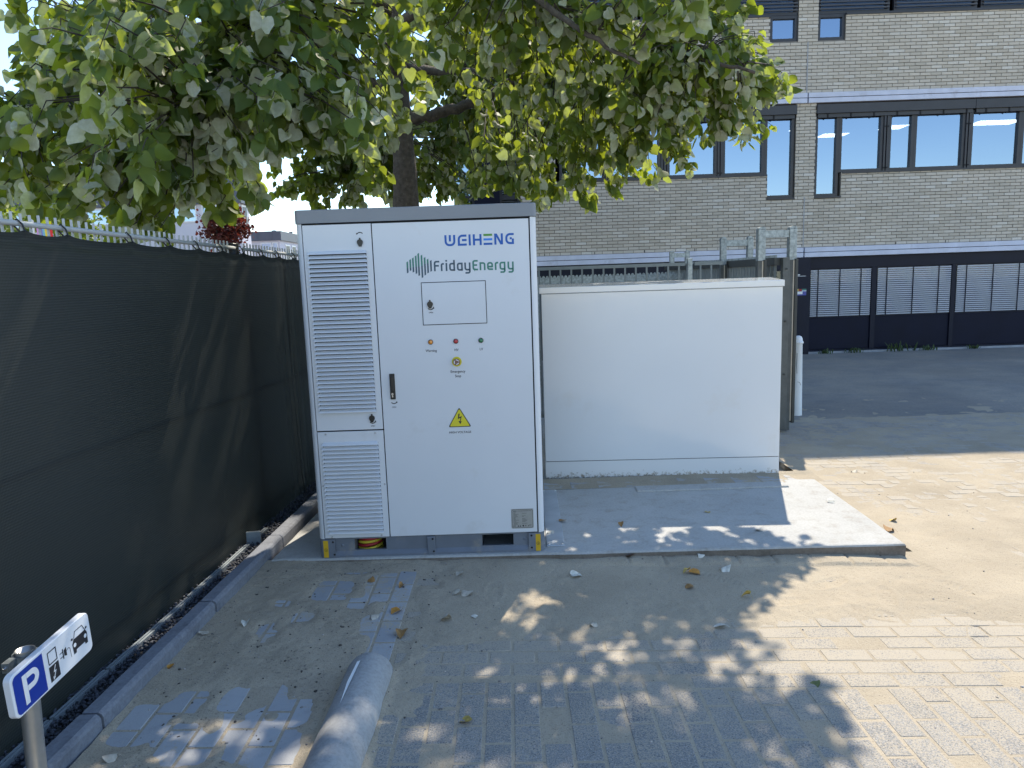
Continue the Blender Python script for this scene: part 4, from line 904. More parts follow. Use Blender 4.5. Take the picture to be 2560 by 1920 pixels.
def portal(x0, x1, y_, top, wp, label, rails):
    p = thing('gate_portal', label, 'gate portal', ((x0+x1)/2, y_, -0.1), 0, 'galvanised sliding gate portals')
    hw = (x1-x0)/2; tz = top+0.1
    for s_ in (-1, 1):
        mb = MB(); xa = s_*(hw-wp/2)
        zl_ = tz-0.345 if rails else 0.0
        mb.box(xa-wp/2, xa+wp/2, -wp/2, wp/2, zl_, tz-0.02); o = bevel(obj('post', mb, 'galv', p), 0.004, 1)
        if rails:
            mb = MB(); mb.box(xa-wp/2, xa+wp*0.04, -wp/2, wp/2, 0.0, zl_-0.002); obj('lower_post', mb, 'postdark', p)
            mb = MB(); mb.box(xa+wp*0.045, xa+wp*0.19, -wp/2-0.004, wp/2, 0.10, zl_-0.002); obj('edge_strip', mb, 'cream', p)
            mb = MB(); mb.box(xa+wp*0.195, xa+wp*0.62, -wp/2-0.02, wp/2, 0.08, zl_+0.012); bevel(obj('rubber_buffer', mb, 'gatedark', p), 0.004, 1)
        cp_ = MB(); cp_.loft([[(xa+wp/2*math.cos(a_), -wp/2, tz-0.02+0.028*math.sin(a_)) for a_ in np.linspace(0, PI, 8)], [(xa+wp/2*math.cos(a_), wp/2, tz-0.02+0.028*math.sin(a_)) for a_ in np.linspace(0, PI, 8)]], True, True); obj('post_cap', cp_, 'galv', o)
    mb = MB(); mb.box(-hw+wp, hw-wp, -wp/2+0.01, wp/2-0.01, tz-0.108, tz-0.034); obj('cross_bar', mb, 'galv', p)
    return p
portal(3.788, 4.192, 3.5, 2.055, 0.079, 'nearest and tallest galvanised gate portal just right of the kiosk', True)
portal(3.87, 4.28, 5.1, 2.035, 0.072, 'middle galvanised gate portal above the right half of the kiosk', True)
portal(3.96, 4.30, 8.4, 1.98, 0.075, 'farthest smallest gate portal near the middle of the rear fence', False)
gp = thing('sliding_gate', 'dark sliding gate of close vertical bars running back from the nearest portal', 'gate', (3.99, 3.4, -0.1))
mb = MB(); mb.box(-0.035, 0.035, 0.05, 5.4, 1.76, 1.84); obj('top_beam', mb, 'gatedark', gp)
mb = MB(); mb.box(-0.035, 0.035, 0.05, 5.4, 0.08, 0.22); obj('bottom_beam', mb, 'railgrey', gp)
gb = MB(); gb.box(-0.013, 0.013, -0.013, 0.013, 0.22, 1.76); gbm = gb.mesh('bar'); gbm.materials.append(M['railgrey'])
yb = 0.12
while yb < 5.3: inst('bar', gbm, gp, (0, yb, 0)); yb += 0.105
cb = MB()
for k in range(150): cb.box(-0.004, 0.004, 0.08+k*0.035, 0.08+k*0.035+0.012, 1.841, 1.868)
obj('comb', cb, 'galv', gp)
mb = MB(); mb.box(0.03, 0.10, -0.02, 0.05, 0.02, 1.84); bevel(obj('end_post', mb, 'postdark', gp), 0.003, 1)
for zz in (0.62, 1.18, 1.72):
    mb = MB(); mb.tube([(0.065, -0.034, zz), (0.065, -0.018, zz)], 0.010, 8); obj('bolt', mb, 'gatedark', gp)
jb = MB(); jb.bbox(-0.12, -0.02, -0.10, -0.02, 0.33, 0.60, 0.006); obj('motor_box', jb, 'dwhite', gp)
bo = MB(); bo.lathe([(0.060, -0.1), (0.060, 0.0), (0.053, 0.45), (0.047, 0.845), (0.0475, 0.846), (0.056, 0.850), (0.058, 0.862), (0.054, 0.874), (0.048, 0.878), (0.045, 0.905), (0.034, 0.930), (0.015, 0.941)], 0, 0, 24)
bl_ = thing('bollard', 'white round-topped bollard with scuff marks beside the gate post', 'bollard', (4.557, 4.27, -0.10)); obj('bollard_post', bo, 'white', bl_, True)
mb = MB(); mb.tube([(-0.028, -0.0425, 0.74), (-0.030, -0.044, 0.60), (-0.026, -0.0475, 0.50)], 0.0025, 5); mb.tube([(-0.02, -0.0505, 0.40), (0.005, -0.0555, 0.395), (0.022, -0.052, 0.36)], 0.002, 5); obj('scuff', mb, 'gatedark', bl_)

# ------------------------------------------------------------------ office building
FY = 10.4
ob = thing('office_building', 'cream brick office building with dark framed windows and pale concrete bands', 'building', (0, FY, 0))
X0, X1, ZT = 0.13, 15.2, 10.75
TOPW = 7.65
openings = [  # x0,x1,z0,z1 voids of the brick facade
    (2.16, 6.33, 3.44, 4.765), (6.33, 6.87, 2.985, 4.765), (7.26, 7.78, 2.985, 4.765), (7.78, 13.6, 3.44, 4.765),
    (2.16, 6.33, 6.375, TOPW), (6.33, 6.87, 5.92, TOPW), (7.25, 7.775, 5.92, TOPW), (7.775, 13.6, 6.375, TOPW),
    (0.13, 1.46, -0.2, 4.60), (0.13, X1, -0.2, 2.02), (0.13, 1.1, 5.35, 8.2)]
wl_ = MB()
zc = sorted(set([-0.3, ZT]+[o[2] for o in openings]+[o[3] for o in openings])); xc = sorted(set([X0, X1]+[o[0] for o in openings]+[o[1] for o in openings]))
for a, b in zip(zc[:-1], zc[1:]):
    for c, d_ in zip(xc[:-1], xc[1:]):
        if not any(o[0] < (c+d_)/2 < o[1] and o[2] < (a+b)/2 < o[3] for o in openings): wl_.box(c, d_, 0.012, 0.30, a, b)
obj('mortar_wall', wl_, 'mortar', ob)
shell = MB(); shell.box(X0, X0+0.3, 0.3, 14, -0.3, ZT); shell.box(X1-0.3, X1, 0.3, 14, -0.3, ZT); shell.box(X0, X1, 13.7, 14, -0.3, ZT); shell.box(X0, X1, 0.3, 14, ZT-0.3, ZT-0.002); obj('shell', shell, 'mortar', ob)
fl = MB()
for zz in (2.05, 4.90, 7.75): fl.box(X0+0.3, X1-0.3, 0.31, 13.7, zz, zz+0.15)
fl.box(X0+0.3, X1-0.3, 7.2, 7.3, -0.3, ZT-0.3); obj('floor_slab', fl, 'room', ob)
# bricks: courses of stretchers, half bond
CH_, BL_ = 0.0625, 0.2095
bricks = []
z = 2.03; k = 0
while z < 8.9:
    if not 4.765 < z+0.03 < 4.96:
        x = X0-(k % 2)*BL_/2
        while x < X1:
            segs = [(max(x, X0), min(x+BL_-0.009, X1))]
            for o in openings:
                if o[2] < z+0.026 < o[3]:
                    ns = []
                    for a, b in segs:
                        if b <= o[0] or a >= o[1]: ns.append((a, b))
                        else:
                            if a < o[0]: ns.append((a, o[0]-0.002))
                            if b > o[1]: ns.append((o[1]+0.002, b))
                    segs = ns
            for a, b in segs:
                if b-a > 0.025 and not (a < 7.05 < b and False): bricks.append((a, b, z))
            x += BL_
    z += CH_; k += 1
full = [b for b in bricks if abs((b[1]-b[0])-(BL_-0.009)) < 1e-3]
def bkey(b):
    x, z = b[0], b[2]
    vis = (1.55 < x < 6.6 and 2.0 < z < 3.0) or (x > 7.3 and 2.0 < z < 3.2)
    return math.hypot(x-fx, z-1.6)+(0 if vis else 50)
full.sort(key=bkey); top300 = set(full[:300])
bh_ = 0.0515
def brick_geo(mb, a, b, z, dy):
    e = 0.003; mb.loft([[(a, 0.02, z), (b, 0.02, z), (b, 0.02, z+bh_), (a, 0.02, z+bh_)][::-1], [(a, e+dy, z), (b, e+dy, z), (b, e+dy, z+bh_), (a, e+dy, z+bh_)][::-1], [(a+e, dy, z+e), (b-e, dy, z+e), (b-e, dy, z+bh_-e), (a+e, dy, z+bh_-e)][::-1]], False, True)
one = MB(); brick_geo(one, -(BL_-0.009)/2, (BL_-0.009)/2, 0, 0); bm_ = one.mesh('brick'); bm_.materials.append(M['brick'])
st = MB()
for b in bricks:
    if b in top300: inst('brick', bm_, ob, ((b[0]+b[1])/2+rnd.gauss(0, .001), rnd.gauss(0, 0.0015), b[2]+rnd.gauss(0, .0008)))
    else: brick_geo(st, b[0]+rnd.gauss(0, .0008), b[1]+rnd.gauss(0, .0008), b[2]+rnd.gauss(0, .0008), rnd.gauss(0, 0.0015))
obj('brickwork', st, 'brick', ob, kind='stuff')
mb = MB(); mb.box(7.048, 7.068, -0.006, 0.01, 4.96, 5.90); obj('expansion_joint', mb, 'plinth', ob); mb = MB(); mb.box(7.058, 7.074, -0.006, 0.01, 2.025, 3.0); obj('expansion_joint', mb, 'plinth', ob)
for z0, z1 in ((1.828, 2.02), (4.77, 4.955)):
    zm = (z0+z1)/2
    for a, b in ((X0-0.02, 7.055), (7.080, X1)):
        for c, d_ in ((z0, zm-0.005), (zm+0.005, z1)):
            mb = MB(); mb.box(a, b, -0.06, 0.31, c, d_); bevel(obj('concrete_band', mb, 'lilac', ob), 0.004, 1)
        mb = MB(); mb.box(a+0.01, b-0.01, -0.045, 0.2, zm-0.006, zm+0.006); obj('band_groove', mb, 'gap', ob)
vs_ = MB()
for xx in np.arange(0.9, 14, 1.0): vs_.box(xx, xx+0.012, -0.003, 0.004, 2.024, 2.075)
obj('weep_hole', vs_, 'gap', ob)
def frame_rect(mb, a, b, c, d_, t_, y0, y1):
    mb.box(a, a+t_, y0, y1, c, d_); mb.box(b-t_, b, y0, y1, c, d_); mb.box(a+t_, b-t_, y0, y1, c, c+t_); mb.box(a+t_, b-t_, y0, y1, d_-t_, d_)
def window(a, b, c, d_, pane='pane', t_=0.055, y0=0.045, y1=0.12, mat='frame', sill=False):
    mb = MB(); frame_rect(mb, a, b, c, d_, t_, y0, y1); w_ = obj('window', mb, mat, ob)
    mb = MB(); mb.quad([(a+t_-0.004, y1-0.025, c+t_-0.004), (b-t_+0.004, y1-0.025, c+t_-0.004), (b-t_+0.004, y1-0.025, d_-t_+0.004), (a+t_-0.004, y1-0.025, d_-t_+0.004)]); obj('pane', mb, pane, w_)
    return w_
# first floor strips
for (a, b, c) in ((7.262, 7.735, 3.005), (7.737, 8.60, 3.46), (8.70, 9.20, 3.46), (9.202, 10.20, 3.46), (10.30, 11.30, 3.46), (11.302, 12.30, 3.46), (12.40, 13.40, 3.46), (2.24, 3.14, 3.46), (3.24, 4.24, 3.46), (4.36, 5.35, 3.46), (5.45, 6.275, 3.46), (6.277, 6.855, 3.005)):
    window(a, b, c, 4.555)
for a in (8.602, 10.202, 12.302, 4.242, 5.352, 3.142):
    mb = MB(); w_ = 0.096; mb.box(a, a+0.036, 0.02, 0.12, 3.46, 4.555); mb.box(a+0.058, a+w_, 0.02, 0.12, 3.46, 4.555); mb.box(a+0.036, a+0.058, 0.06, 0.12, 3.46, 4.555); mu = obj('mullion', mb, 'frame', ob)
    mb = MB()
    for zz in (3.52, 4.30):
        for xx in (a+0.018, a+0.077): mb.disc_y(xx, zz, 0.013, 0.004, 0.02, 8)
    obj('blind_guide', mb, 'gap', mu)
for a, b in ((7.262, 10.335), (10.34, 13.6), (2.16, 6.872)):
    mb = MB(); mb.box(a, b, -0.035, 0.12, 4.57, 4.745); bevel(obj('blind_box', mb, 'frame', ob), 0.004, 1)
    mb = MB(); mb.box(a+0.03, b-0.03, 0.0, 0.09, 4.50, 4.569); bb_ = obj('blind_bottom_rail', mb, 'frame', ob)
    xx = a+0.22
    while xx < b-0.1: mb = MB(); mb.box(xx-0.012, xx+0.012, -0.012, 0.0, 4.49, 4.57); obj('blind_clip', mb, 'gap', bb_); xx += 0.45
for a, b, z_ in ((7.79, 13.6, 3.44), (2.16, 6.32, 3.44), (7.262, 7.785, 2.985), (6.332, 6.87, 2.985)):
    mb = MB(); mb.box(a, b, -0.02, 0.14, z_-0.012, z_+0.018); obj('sill', mb, 'frame', ob)
# second floor strips with lowered dark blinds
for (a, b, c) in ((7.252, 7.775, 5.93), (6.335, 6.868, 5.93)):
    window(a, b, c, 6.40)
for (a, b) in ((7.252, 8.615), (8.70, 10.29), (10.36, 11.9), (11.97, 13.5), (2.24, 3.8), (3.86, 5.37), (5.46, 6.868)):
    window(a, b, 6.405, TOPW-0.03, 'paned')
    sl = MB(); z = 6.47
    while z < TOPW-0.06: sl.box(a+0.02, b-0.02, -0.005, 0.03, z, z+0.010); sl.box(a+0.02, b-0.02, 0.0, 0.004, z+0.010, z+0.028); z += 0.062
    obj('blind', sl, 'blindd', ob)
for a, b in ((7.777, 13.6), (2.16, 6.334)):
    mb = MB(); mb.box(a, b, -0.02, 0.14, 6.365, 6.403); obj('sill', mb, 'frame', ob)
mb = MB(); mb.box(X0-0.02, X1, -0.06, 0.31, TOPW+0.01, TOPW+0.2); obj('concrete_band', mb, 'lilac', ob)
# ground floor: navy fronts with white blinds
mb = MB(); mb.box(6.92, 7.215, -0.05, 0.30, -0.16, 1.825); pil = bevel(obj('pilaster', mb, 'navyf', ob), 0.006, 1)
stk = MB(); Tq = lambda u, v: (u, -0.0512, v)
for (a, b, c, d_, m_) in ((6.935, 6.985, 1.16, 1.205, 'dl_yellow'), (6.985, 7.045, 1.155, 1.205, 'hoser'), (7.046, 7.135, 1.175, 1.205, 'teal'), (7.046, 7.135, 1.155, 1.1745, 'lilac'), (6.935, 7.06, 1.10, 1.154, 'white'), (7.06, 7.135, 1.075, 1.154, 'signblue'), (6.935, 7.06, 1.075, 1.099, 'signblue')):
    mb = MB(); mb.quad([Tq(a, c), Tq(b, c), Tq(b, d_), Tq(a, d_)]); obj('sticker', mb, m_, pil)
mb = MB(); mb.quad([Tq(6.95, 1.475), Tq(7.00, 1.475), Tq(7.00, 1.495), Tq(6.95, 1.495)]); mb.quad([Tq(6.95, 1.455), Tq(7.12, 1.455), Tq(7.12, 1.463), Tq(6.95, 1.463)])
obj('notice_strip', mb, 'white', pil)
gw = [(0.2, 1.35), (1.45, 2.7), (2.8, 4.1), (4.2, 5.5), (5.6, 6.85), (7.225, 8.475), (8.575, 10.085), (10.17, 11.70), (11.80, 13.3)]
mb = MB(); mb.box(X0, 6.918, 0.03, 0.3, 1.60, 1.826); mb.box(7.217, X1, 0.03, 0.3, 1.60, 1.826); obj('front_lintel', mb, 'navyf', ob)
for kk, (a, b) in enumerate(gw):
    window(a, b, 0.60, 1.60, 'paned', 0.03, 0.06, 0.15, 'navyf')
    mb = MB(); mb.box(a, b, 0.05, 0.16, -0.04, 0.597); fp = bevel(obj('front_panel', mb, 'navy', ob), 0.004, 1)
    mb = MB(); mb.box(a-0.02, b+0.02, 0.03, 0.17, -0.075, -0.045); obj('bottom_rail', mb, 'navyf', ob)
    if a > 7:
        sl = MB(); z = 0.635; zend = 1.575
        while z < zend: sl.loft([[(a+0.02, 0.025, z), (a+0.02, 0.005, z+0.027), (a+0.02, 0.007, z+0.029), (a+0.02, 0.027, z+0.002)], [(b-0.02, 0.025, z), (b-0.02, 0.005, z+0.027), (b-0.02, 0.007, z+0.029), (b-0.02, 0.027, z+0.002)]], True, True); z += 0.041
        bo_ = obj('blind', sl, 'blind', ob)
        co = MB()
        for t_ in (0.13, 0.48, 0.82): xx = a+(b-a)*t_; co.box(xx-0.010, xx+0.010, 0.0, 0.004, 0.62, 1.58)
        obj('blind_tape', co, 'navy', bo_)
for a, b in zip(gw[:-1], gw[1:]):
    if a[1] < 6.9 and b[0] > 7: continue
    mb = MB(); mb.box(a[1]+0.004, b[0]-0.004, 0.02, 0.2, -0.06, 1.598); obj('front_post', mb, 'navyf', ob)
mb = MB(); mb.box(X0, X1, -0.03, 0.3, -0.30, -0.080); obj('plinth', mb, 'plinth', ob)
# stair glazing at the left end
for a, b in ((0.14, 0.55), (1.05, 1.45)):
    for c, d_ in ((2.1, 3.2), (3.2, 4.55)): window(a, b, c, d_, 'paned' if a > 1 else 'pane', 0.05)
mb = MB(); mb.box(0.55, 1.05, -0.03, 0.25, -0.1, 4.55); obj('pilaster', mb, 'navy', ob)
sl = MB(); z = 2.2
while z < 4.4: sl.box(1.09, 1.41, 0.16, 0.18, z, z+0.018); z += 0.04
obj('blind', sl, 'blind', ob)
window(0.15, 1.09, 5.36, 8.19, 'pane', 0.06)
# lit office ceiling lamps behind the glass
for (xx, yy_, lx, ly, lab) in ((8.95, 3.1, 0.30, 0.8, 'lit ceiling lamp in the middle of the first wide office window'), (10.0, 2.35, 0.24, 0.8, 'lit ceiling lamp at the top of the second narrow window'), (12.2, 2.2, 0.5, 0.9, 'lit ceiling lamp at the top of the rightmost first floor window'), (7.75, 2.2, 0.12, 0.6, 'lit ceiling lamp at the top of the tall narrow corner window'), (2.9, 3.6, 0.2, 0.6, 'lit ceiling lamp seen low in the window behind the tree')):
    la = thing('ceiling_lamp', lab, 'lamp', (xx, FY+yy_, 4.70), 0.0, 'office ceiling lamps')
    mb = MB(); mb.box(-lx, lx, -ly*0.3, ly*0.3, -0.003, 0.0); obj('diffuser', mb, 'lamp', la)
    mb = MB(); mb.box(-lx-0.02, lx+0.02, -ly*0.3-0.02, ly*0.3+0.02, 0.001, 0.04); obj('housing', mb, 'white', la)
# weeds at the foot of the office front
for (wx_, s_, lab) in ((9.02, 0.28, 'tallest weed clump at the foot of the navy office front'), (8.1, 0.16, 'small weed clump left of the tallest weed at the office foot'), (9.6, 0.15, 'low weed clump right of the tallest weed at the office foot'), (10.5, 0.12, 'far right low weed tuft at the office foot'), (7.5, 0.14, 'weed tuft near the pilaster at the office foot')):
    wd = MB(); r_ = random.Random(int(wx_*100))
    for k in range(26):
        a_ = r_.uniform(0, 2*PI); l_ = s_*r_.uniform(0.4, 1); lean = r_.uniform(0.1, 0.9)
        p0 = Vector((r_.gauss(0, s_*0.5), r_.gauss(0, 0.04), 0)); d_ = Vector((math.cos(a_)*lean, math.sin(a_)*lean*0.6, 1)).normalized()*l_; sd = Vector((-math.sin(a_), math.cos(a_), 0))*0.016
        wd.quad([p0-sd*0.5, p0+sd*0.5, p0+d_*0.6+sd, p0+d_+Vector((0, 0, -l_*0.1)), p0+d_*0.6-sd])
    o = obj('weed', wd, 'weed'); o.location = (wx_, FY-0.14, -0.11); tag(o, lab, 'weed', 'weeds along the office wall')
mb = MB(); mb.quad([(0.500, -1.30, 0.0592), (0.512, -1.29, 0.0592), (0.505, -1.45, 0.0597), (0.498, -1.60, 0.0593), (0.492, -1.45, 0.0590)]); obj('chalk_mark', mb, 'white', wso)

# ------------------------------------------------------------------ linden tree
lin = thing('linden_tree', 'silver linden tree with broad leafy crown hanging over the tall cabinet', 'tree', (0.17, 3.2, -0.06))
O = Vector(lin.location)
tr = MB()
pathT = [(0.20, 3.2, -0.15), (0.19, 3.2, 0.6), (0.185, 3.2, 1.6), (0.185, 3.2, 2.4), (0.195, 3.2, 2.8), (0.19, 3.2, 3.3), (0.17, 3.2, 4.2), (0.13, 3.25, 5.2), (0.18, 3.2, 6.4), (0.12, 3.1, 7.6), (0.1, 3.1, 8.6)]
fine = []; rads = []
R_ = [0.17, 0.145, 0.138, 0.128, 0.108, 0.09, 0.075, 0.06, 0.045, 0.028, 0.012]
for k in range(len(pathT)-1):
    for t in range(4):
        f = t/4; fine.append(tuple((1-f)*a+f*b + rnd.gauss(0, 0.004) for a, b in zip(pathT[k], pathT[k+1]))); rads.append((R_[k]*(1-f)+R_[k+1]*f)*rnd.uniform(0.97, 1.04))
tr.tube([Vector(p)-O for p in fine], rads, 14); obj('trunk', tr, 'bark', lin, True)
limbs = [
    [(0.24, 3.2, 3.17), (0.52, 3.17, 3.22), (0.79, 3.15, 3.28), (1.06, 3.1, 3.36), (1.34, 3.05, 3.50), (1.75, 2.8, 3.62), (2.2, 2.3, 3.55), (2.75, 1.8, 3.25), (3.1, 1.6, 3.1)],
    [(0.12, 3.2, 3.4), (-0.4, 2.6, 3.65), (-1.0, 1.8, 3.65), (-1.5, 1.1, 3.3), (-1.95, 0.8, 2.8)],
    [(0.17, 3.1, 3.6), (0.25, 2.3, 3.9), (0.05, 1.4, 3.75), (-0.3, 0.6, 3.25), (-0.6, 0.2, 2.6)],
    [(0.2, 3.1, 4.0), (0.9, 2.3, 4.1), (1.3, 1.6, 3.8), (1.7, 1.1, 3.3), (2.1, 0.9, 3.0)],
    [(0.15, 3.3, 3.5), (-0.5, 4.2, 3.8), (-1.2, 4.9, 3.9), (-2.2, 5.1, 4.0), (-3.2, 4.9, 3.9)],
    [(0.2, 3.3, 3.7), (0.8, 4.3, 3.9), (1.5, 5.0, 4.2), (2.6, 4.8, 4.0)],
    [(0.15, 3.3, 3.0), (0.0, 4.2, 3.2), (-0.3, 5.0, 3.2), (-0.8, 5.2, 3.0)],
    [(0.14, 3.2, 4.6), (-0.9, 2.4, 5.4), (-2.0, 1.8, 5.8)], [(0.14, 3.2, 5.0), (1.2, 2.4, 5.6), (2.4, 2.0, 5.6)], [(0.14, 3.2, 5.2), (0.3, 1.6, 6.0), (0.2, 0.4, 6.0)],
    [(0.14, 3.2, 5.4), (0.2, 4.5, 6.2), (0.2, 5.8, 6.2)], [(0.15, 3.2, 6.3), (-1.0, 3.0, 7.2), (-1.7, 3, 7.5)], [(0.15, 3.2, 6.3), (1.2, 3.2, 7.1), (1.8, 3.2, 7.3)]]
limb_pts = []
for n_, L in enumerate(limbs):
    pts = []; m = 6
    for k in range(len(L)-1):
        for t in range(m):
            f = t/m; pts.append(Vector(L[k])*(1-f)+Vector(L[k+1])*f+Vector((rnd.gauss(0, .010), rnd.gauss(0, .010), rnd.gauss(0, .010))))
    pts.append(Vector(L[-1])); r0 = 0.062 if n_ == 0 else 0.05 if n_ < 7 else 0.04
    lb = MB(); lb.tube([p-O for p in pts], [r0*(1-0.82*k/(len(pts)-1)) for k in range(len(pts))], 9); obj('limb', lb, 'bark', lin, True)
    limb_pts += pts[2:]
LP = np.array([tuple(p) for p in limb_pts])
blobs = [(-2.0, 0.8, 2.64, 0.55), (-1.75, 1.2, 3.25, 0.42), (-1.35, 0.3, 2.31, 0.45), (-1.26, 0.4, 2.81, 0.6), (-0.87, 0.2, 2.18, 0.42), (-0.65, 0, 2.59, 0.6), (-0.67, 0.5, 3.1, 0.65), (-0.51, 0.3, 2.42, 0.45), (-0.81, 0.6, 2.25, 0.2), (-0.2, 0.2, 2.77, 0.5), (-0.13, 0.6, 3.2, 0.6), (0.16, 0.2, 2.68, 0.42), (0.25, 0.8, 3.14, 0.6), (0.36, 0.9, 2.92, 0.28), (0.28, 1.6, 2.54, 0.24), (-1.38, 1, 3.46, 0.6), (-1.92, 0.9, 2.39, 0.28), (0.22, 0.4, 2.57, 0.25), (-0.2, 0.5, 2.63, 0.3), (0.79, 2.05, 3.75, 0.52), (1.26, 1.85, 3.56, 0.7), (1.8, 1.85, 3.37, 0.7), (2.02, 2.25, 2.92, 0.48), (2.34, 1.85, 3.18, 0.61), (2.23, 0.8, 3.24, 0.42), (2.69, 2.05, 3.01, 0.46), (3.08, 2.25, 3.21, 0.35), (3.39, 2.35, 3.24, 0.23), (3.2, 2.25, 2.87, 0.23), (2.45, 2.45, 2.76, 0.34), (2.18, 2.85, 2.46, 0.18), (1.58, 3.05, 2.55, 0.34), (1.54, 2.85, 2.31, 0.14), (1.14, 2.4, 2.71, 0.36), (1.84, 2.85, 2.77, 0.34), (2.85, 2.05, 3.36, 0.29), (2.66, 2.55, 2.57, 0.18), (-1.29, 5, 2.84, 0.4), (-0.82, 5, 2.99, 0.5), (-0.24, 5.5, 3.5, 0.6), (0.26, 5, 2.9, 0.4), (-0.91, 5, 3.37, 0.5), (0.76, 5, 3.97, 0.8), (1.58, 5.5, 4.52, 0.8), (0.17, 5, 4.51, 0.9), (-1.07, 5.5, 4.49, 0.9), (-2.06, 5, 4.38, 0.9), (-3.22, 5, 3.99, 0.9), (2.39, 5, 3.91, 0.8), (2.96, 4.5, 3.67, 0.6), (-2.3, 4, 3.04, 0.6), (-3.07, 4, 3.02, 0.6), (-0.29, 5.5, 2.75, 0.3), (-0.73, 5, 2.68, 0.25), (0.67, 5, 3.16, 0.5), (0.3, 5, 2.65, 0.25), (-1.36, 3, 2.68, 0.2), (-1.56, 3.5, 3.03, 0.35), (-1.37, 4.5, 2.67, 0.12), (-1.81, 0.5, 2.33, 0.26), (-1.33, 0.2, 2.22, 0.24), (-0.98, 0.1, 2.16, 0.22), (-0.73, 0.1, 2.03, 0.22), (-1.0, 0.3, 2.25, 0.35), (2.57, 2.05, 2.91, 0.41), (3.05, 2.25, 3.0, 0.32), (2.84, 2.35, 2.76, 0.25), (3.23, 2.25, 3.37, 0.23), (3.43, 2.25, 3.11, 0.16), (2.4, 2.65, 2.51, 0.19), (1.87, 2.85, 2.47, 0.25), (2.2, 2.65, 2.68, 0.27), (-1.14, 5, 3.22, 0.5), (-0.58, 5, 3.2, 0.5), (0.33, 5, 3.17, 0.45), (0.69, 4.5, 2.76, 0.35), (-0.06, 5.2, 2.82, 0.3), (-0.43, 5, 2.75, 0.35), (-1.12, 5, 2.75, 0.3), (1.05, 2.6, 2.46, 0.28), (1.25, 2.4, 2.35, 0.2), (1.35, 4.5, 3.36, 0.6), (1.78, 4.5, 3.3, 0.6), (2.26, 4.5, 3.28, 0.5), (1.94, 5, 3.82, 0.8), (-1.66, 4.6, 3.53, 0.5), (-2.03, 4, 2.74, 0.5), (0.16, 1.5, 2.42, 0.15), (0.2, 0.9, 2.58, 0.22), (3.2, 1.7, 4.5, 0.5), (2.9, 1.2, 4.4, 0.5), (3.0, 2.3, 5.0, 0.6), (2.5, 0.8, 4.6, 0.5), (3.1, 2.4, 3.9, 0.4), (2.0, 0.4, 4.4, 0.5)]
CC = Vector((0.15, 3.0, 5.4))
sprays = []
for bx, by, bz, br in blobs:
    for _ in range(max(3, int(80*br**2.0))):
        while True:
            d = Vector((rnd.uniform(-1, 1), rnd.uniform(-1, 1), rnd.uniform(-1, 1)))
            if d.length < 1: break
        sprays.append((Vector((bx, by, bz+0.10))+d*br*0.92, True))
n_ = 0
while n_ < 640:     # the crown above the hanging skirt
    d = Vector((rnd.gauss(0, 1), rnd.gauss(0, 1), rnd.gauss(0, 1))).normalized()*rnd.uniform(0.45, 1)**0.6
    p = Vector((CC.x+d.x*3.3, CC.y+d.y*3.5, CC.z+d.z*3.2))
    if p.z < 1.63+(p.y+4.1)*0.375+0.25 or p.z < 3.4: continue
    sprays.append((p, False)); n_ += 1
def leaf_template(fold, curl, seed):
    r = random.Random(seed)
    half = [(0.17, -0.03), (0.40, 0.06), (0.50, 0.28), (0.43, 0.58), (0.20, 0.86)]
    mid = [(0, 0.05), (0, 0.34), (0, 0.68), (r.uniform(-0.06, 0.06), 1.03)]
    v = []
    def zz(u, w): return -fold*abs(u)+0.10*math.sin(3*w+seed)*abs(u)*1.6-curl*w*w+r.uniform(-0.012, 0.012)
    for u, w in mid: v.append((u, w, zz(0, w)))
    for s_ in (1, -1):
        for u, w in half: v.append((s_*u*r.uniform(0.86, 1.10), w+r.uniform(-0.04, 0.04), zz(u, w)))
    f = []
    for b_, s_ in ((4, 1), (9, -1)):
        t = [(0, b_, b_+1), (0, b_+1, b_+2), (0, b_+2, 1), (1, b_+2, b_+3), (1, b_+3, 2), (2, b_+3, b_+4), (2, b_+4, 3)]
        f += t if s_ == 1 else [(a, c, b) for a, b, c in t]
    return np.array(v), np.array(f)
TEM = [leaf_template(0.30, 0.25, 1), leaf_template(-0.20, 0.45, 2), leaf_template(0.65, 0.12, 3), leaf_template(0.12, 0.6, 4), leaf_template(-0.5, 0.3, 5), leaf_template(0.4, -0.3, 6)]
tw = MB(); LF = []     # leaf frames: (base, tipdir, normal, size, variant)
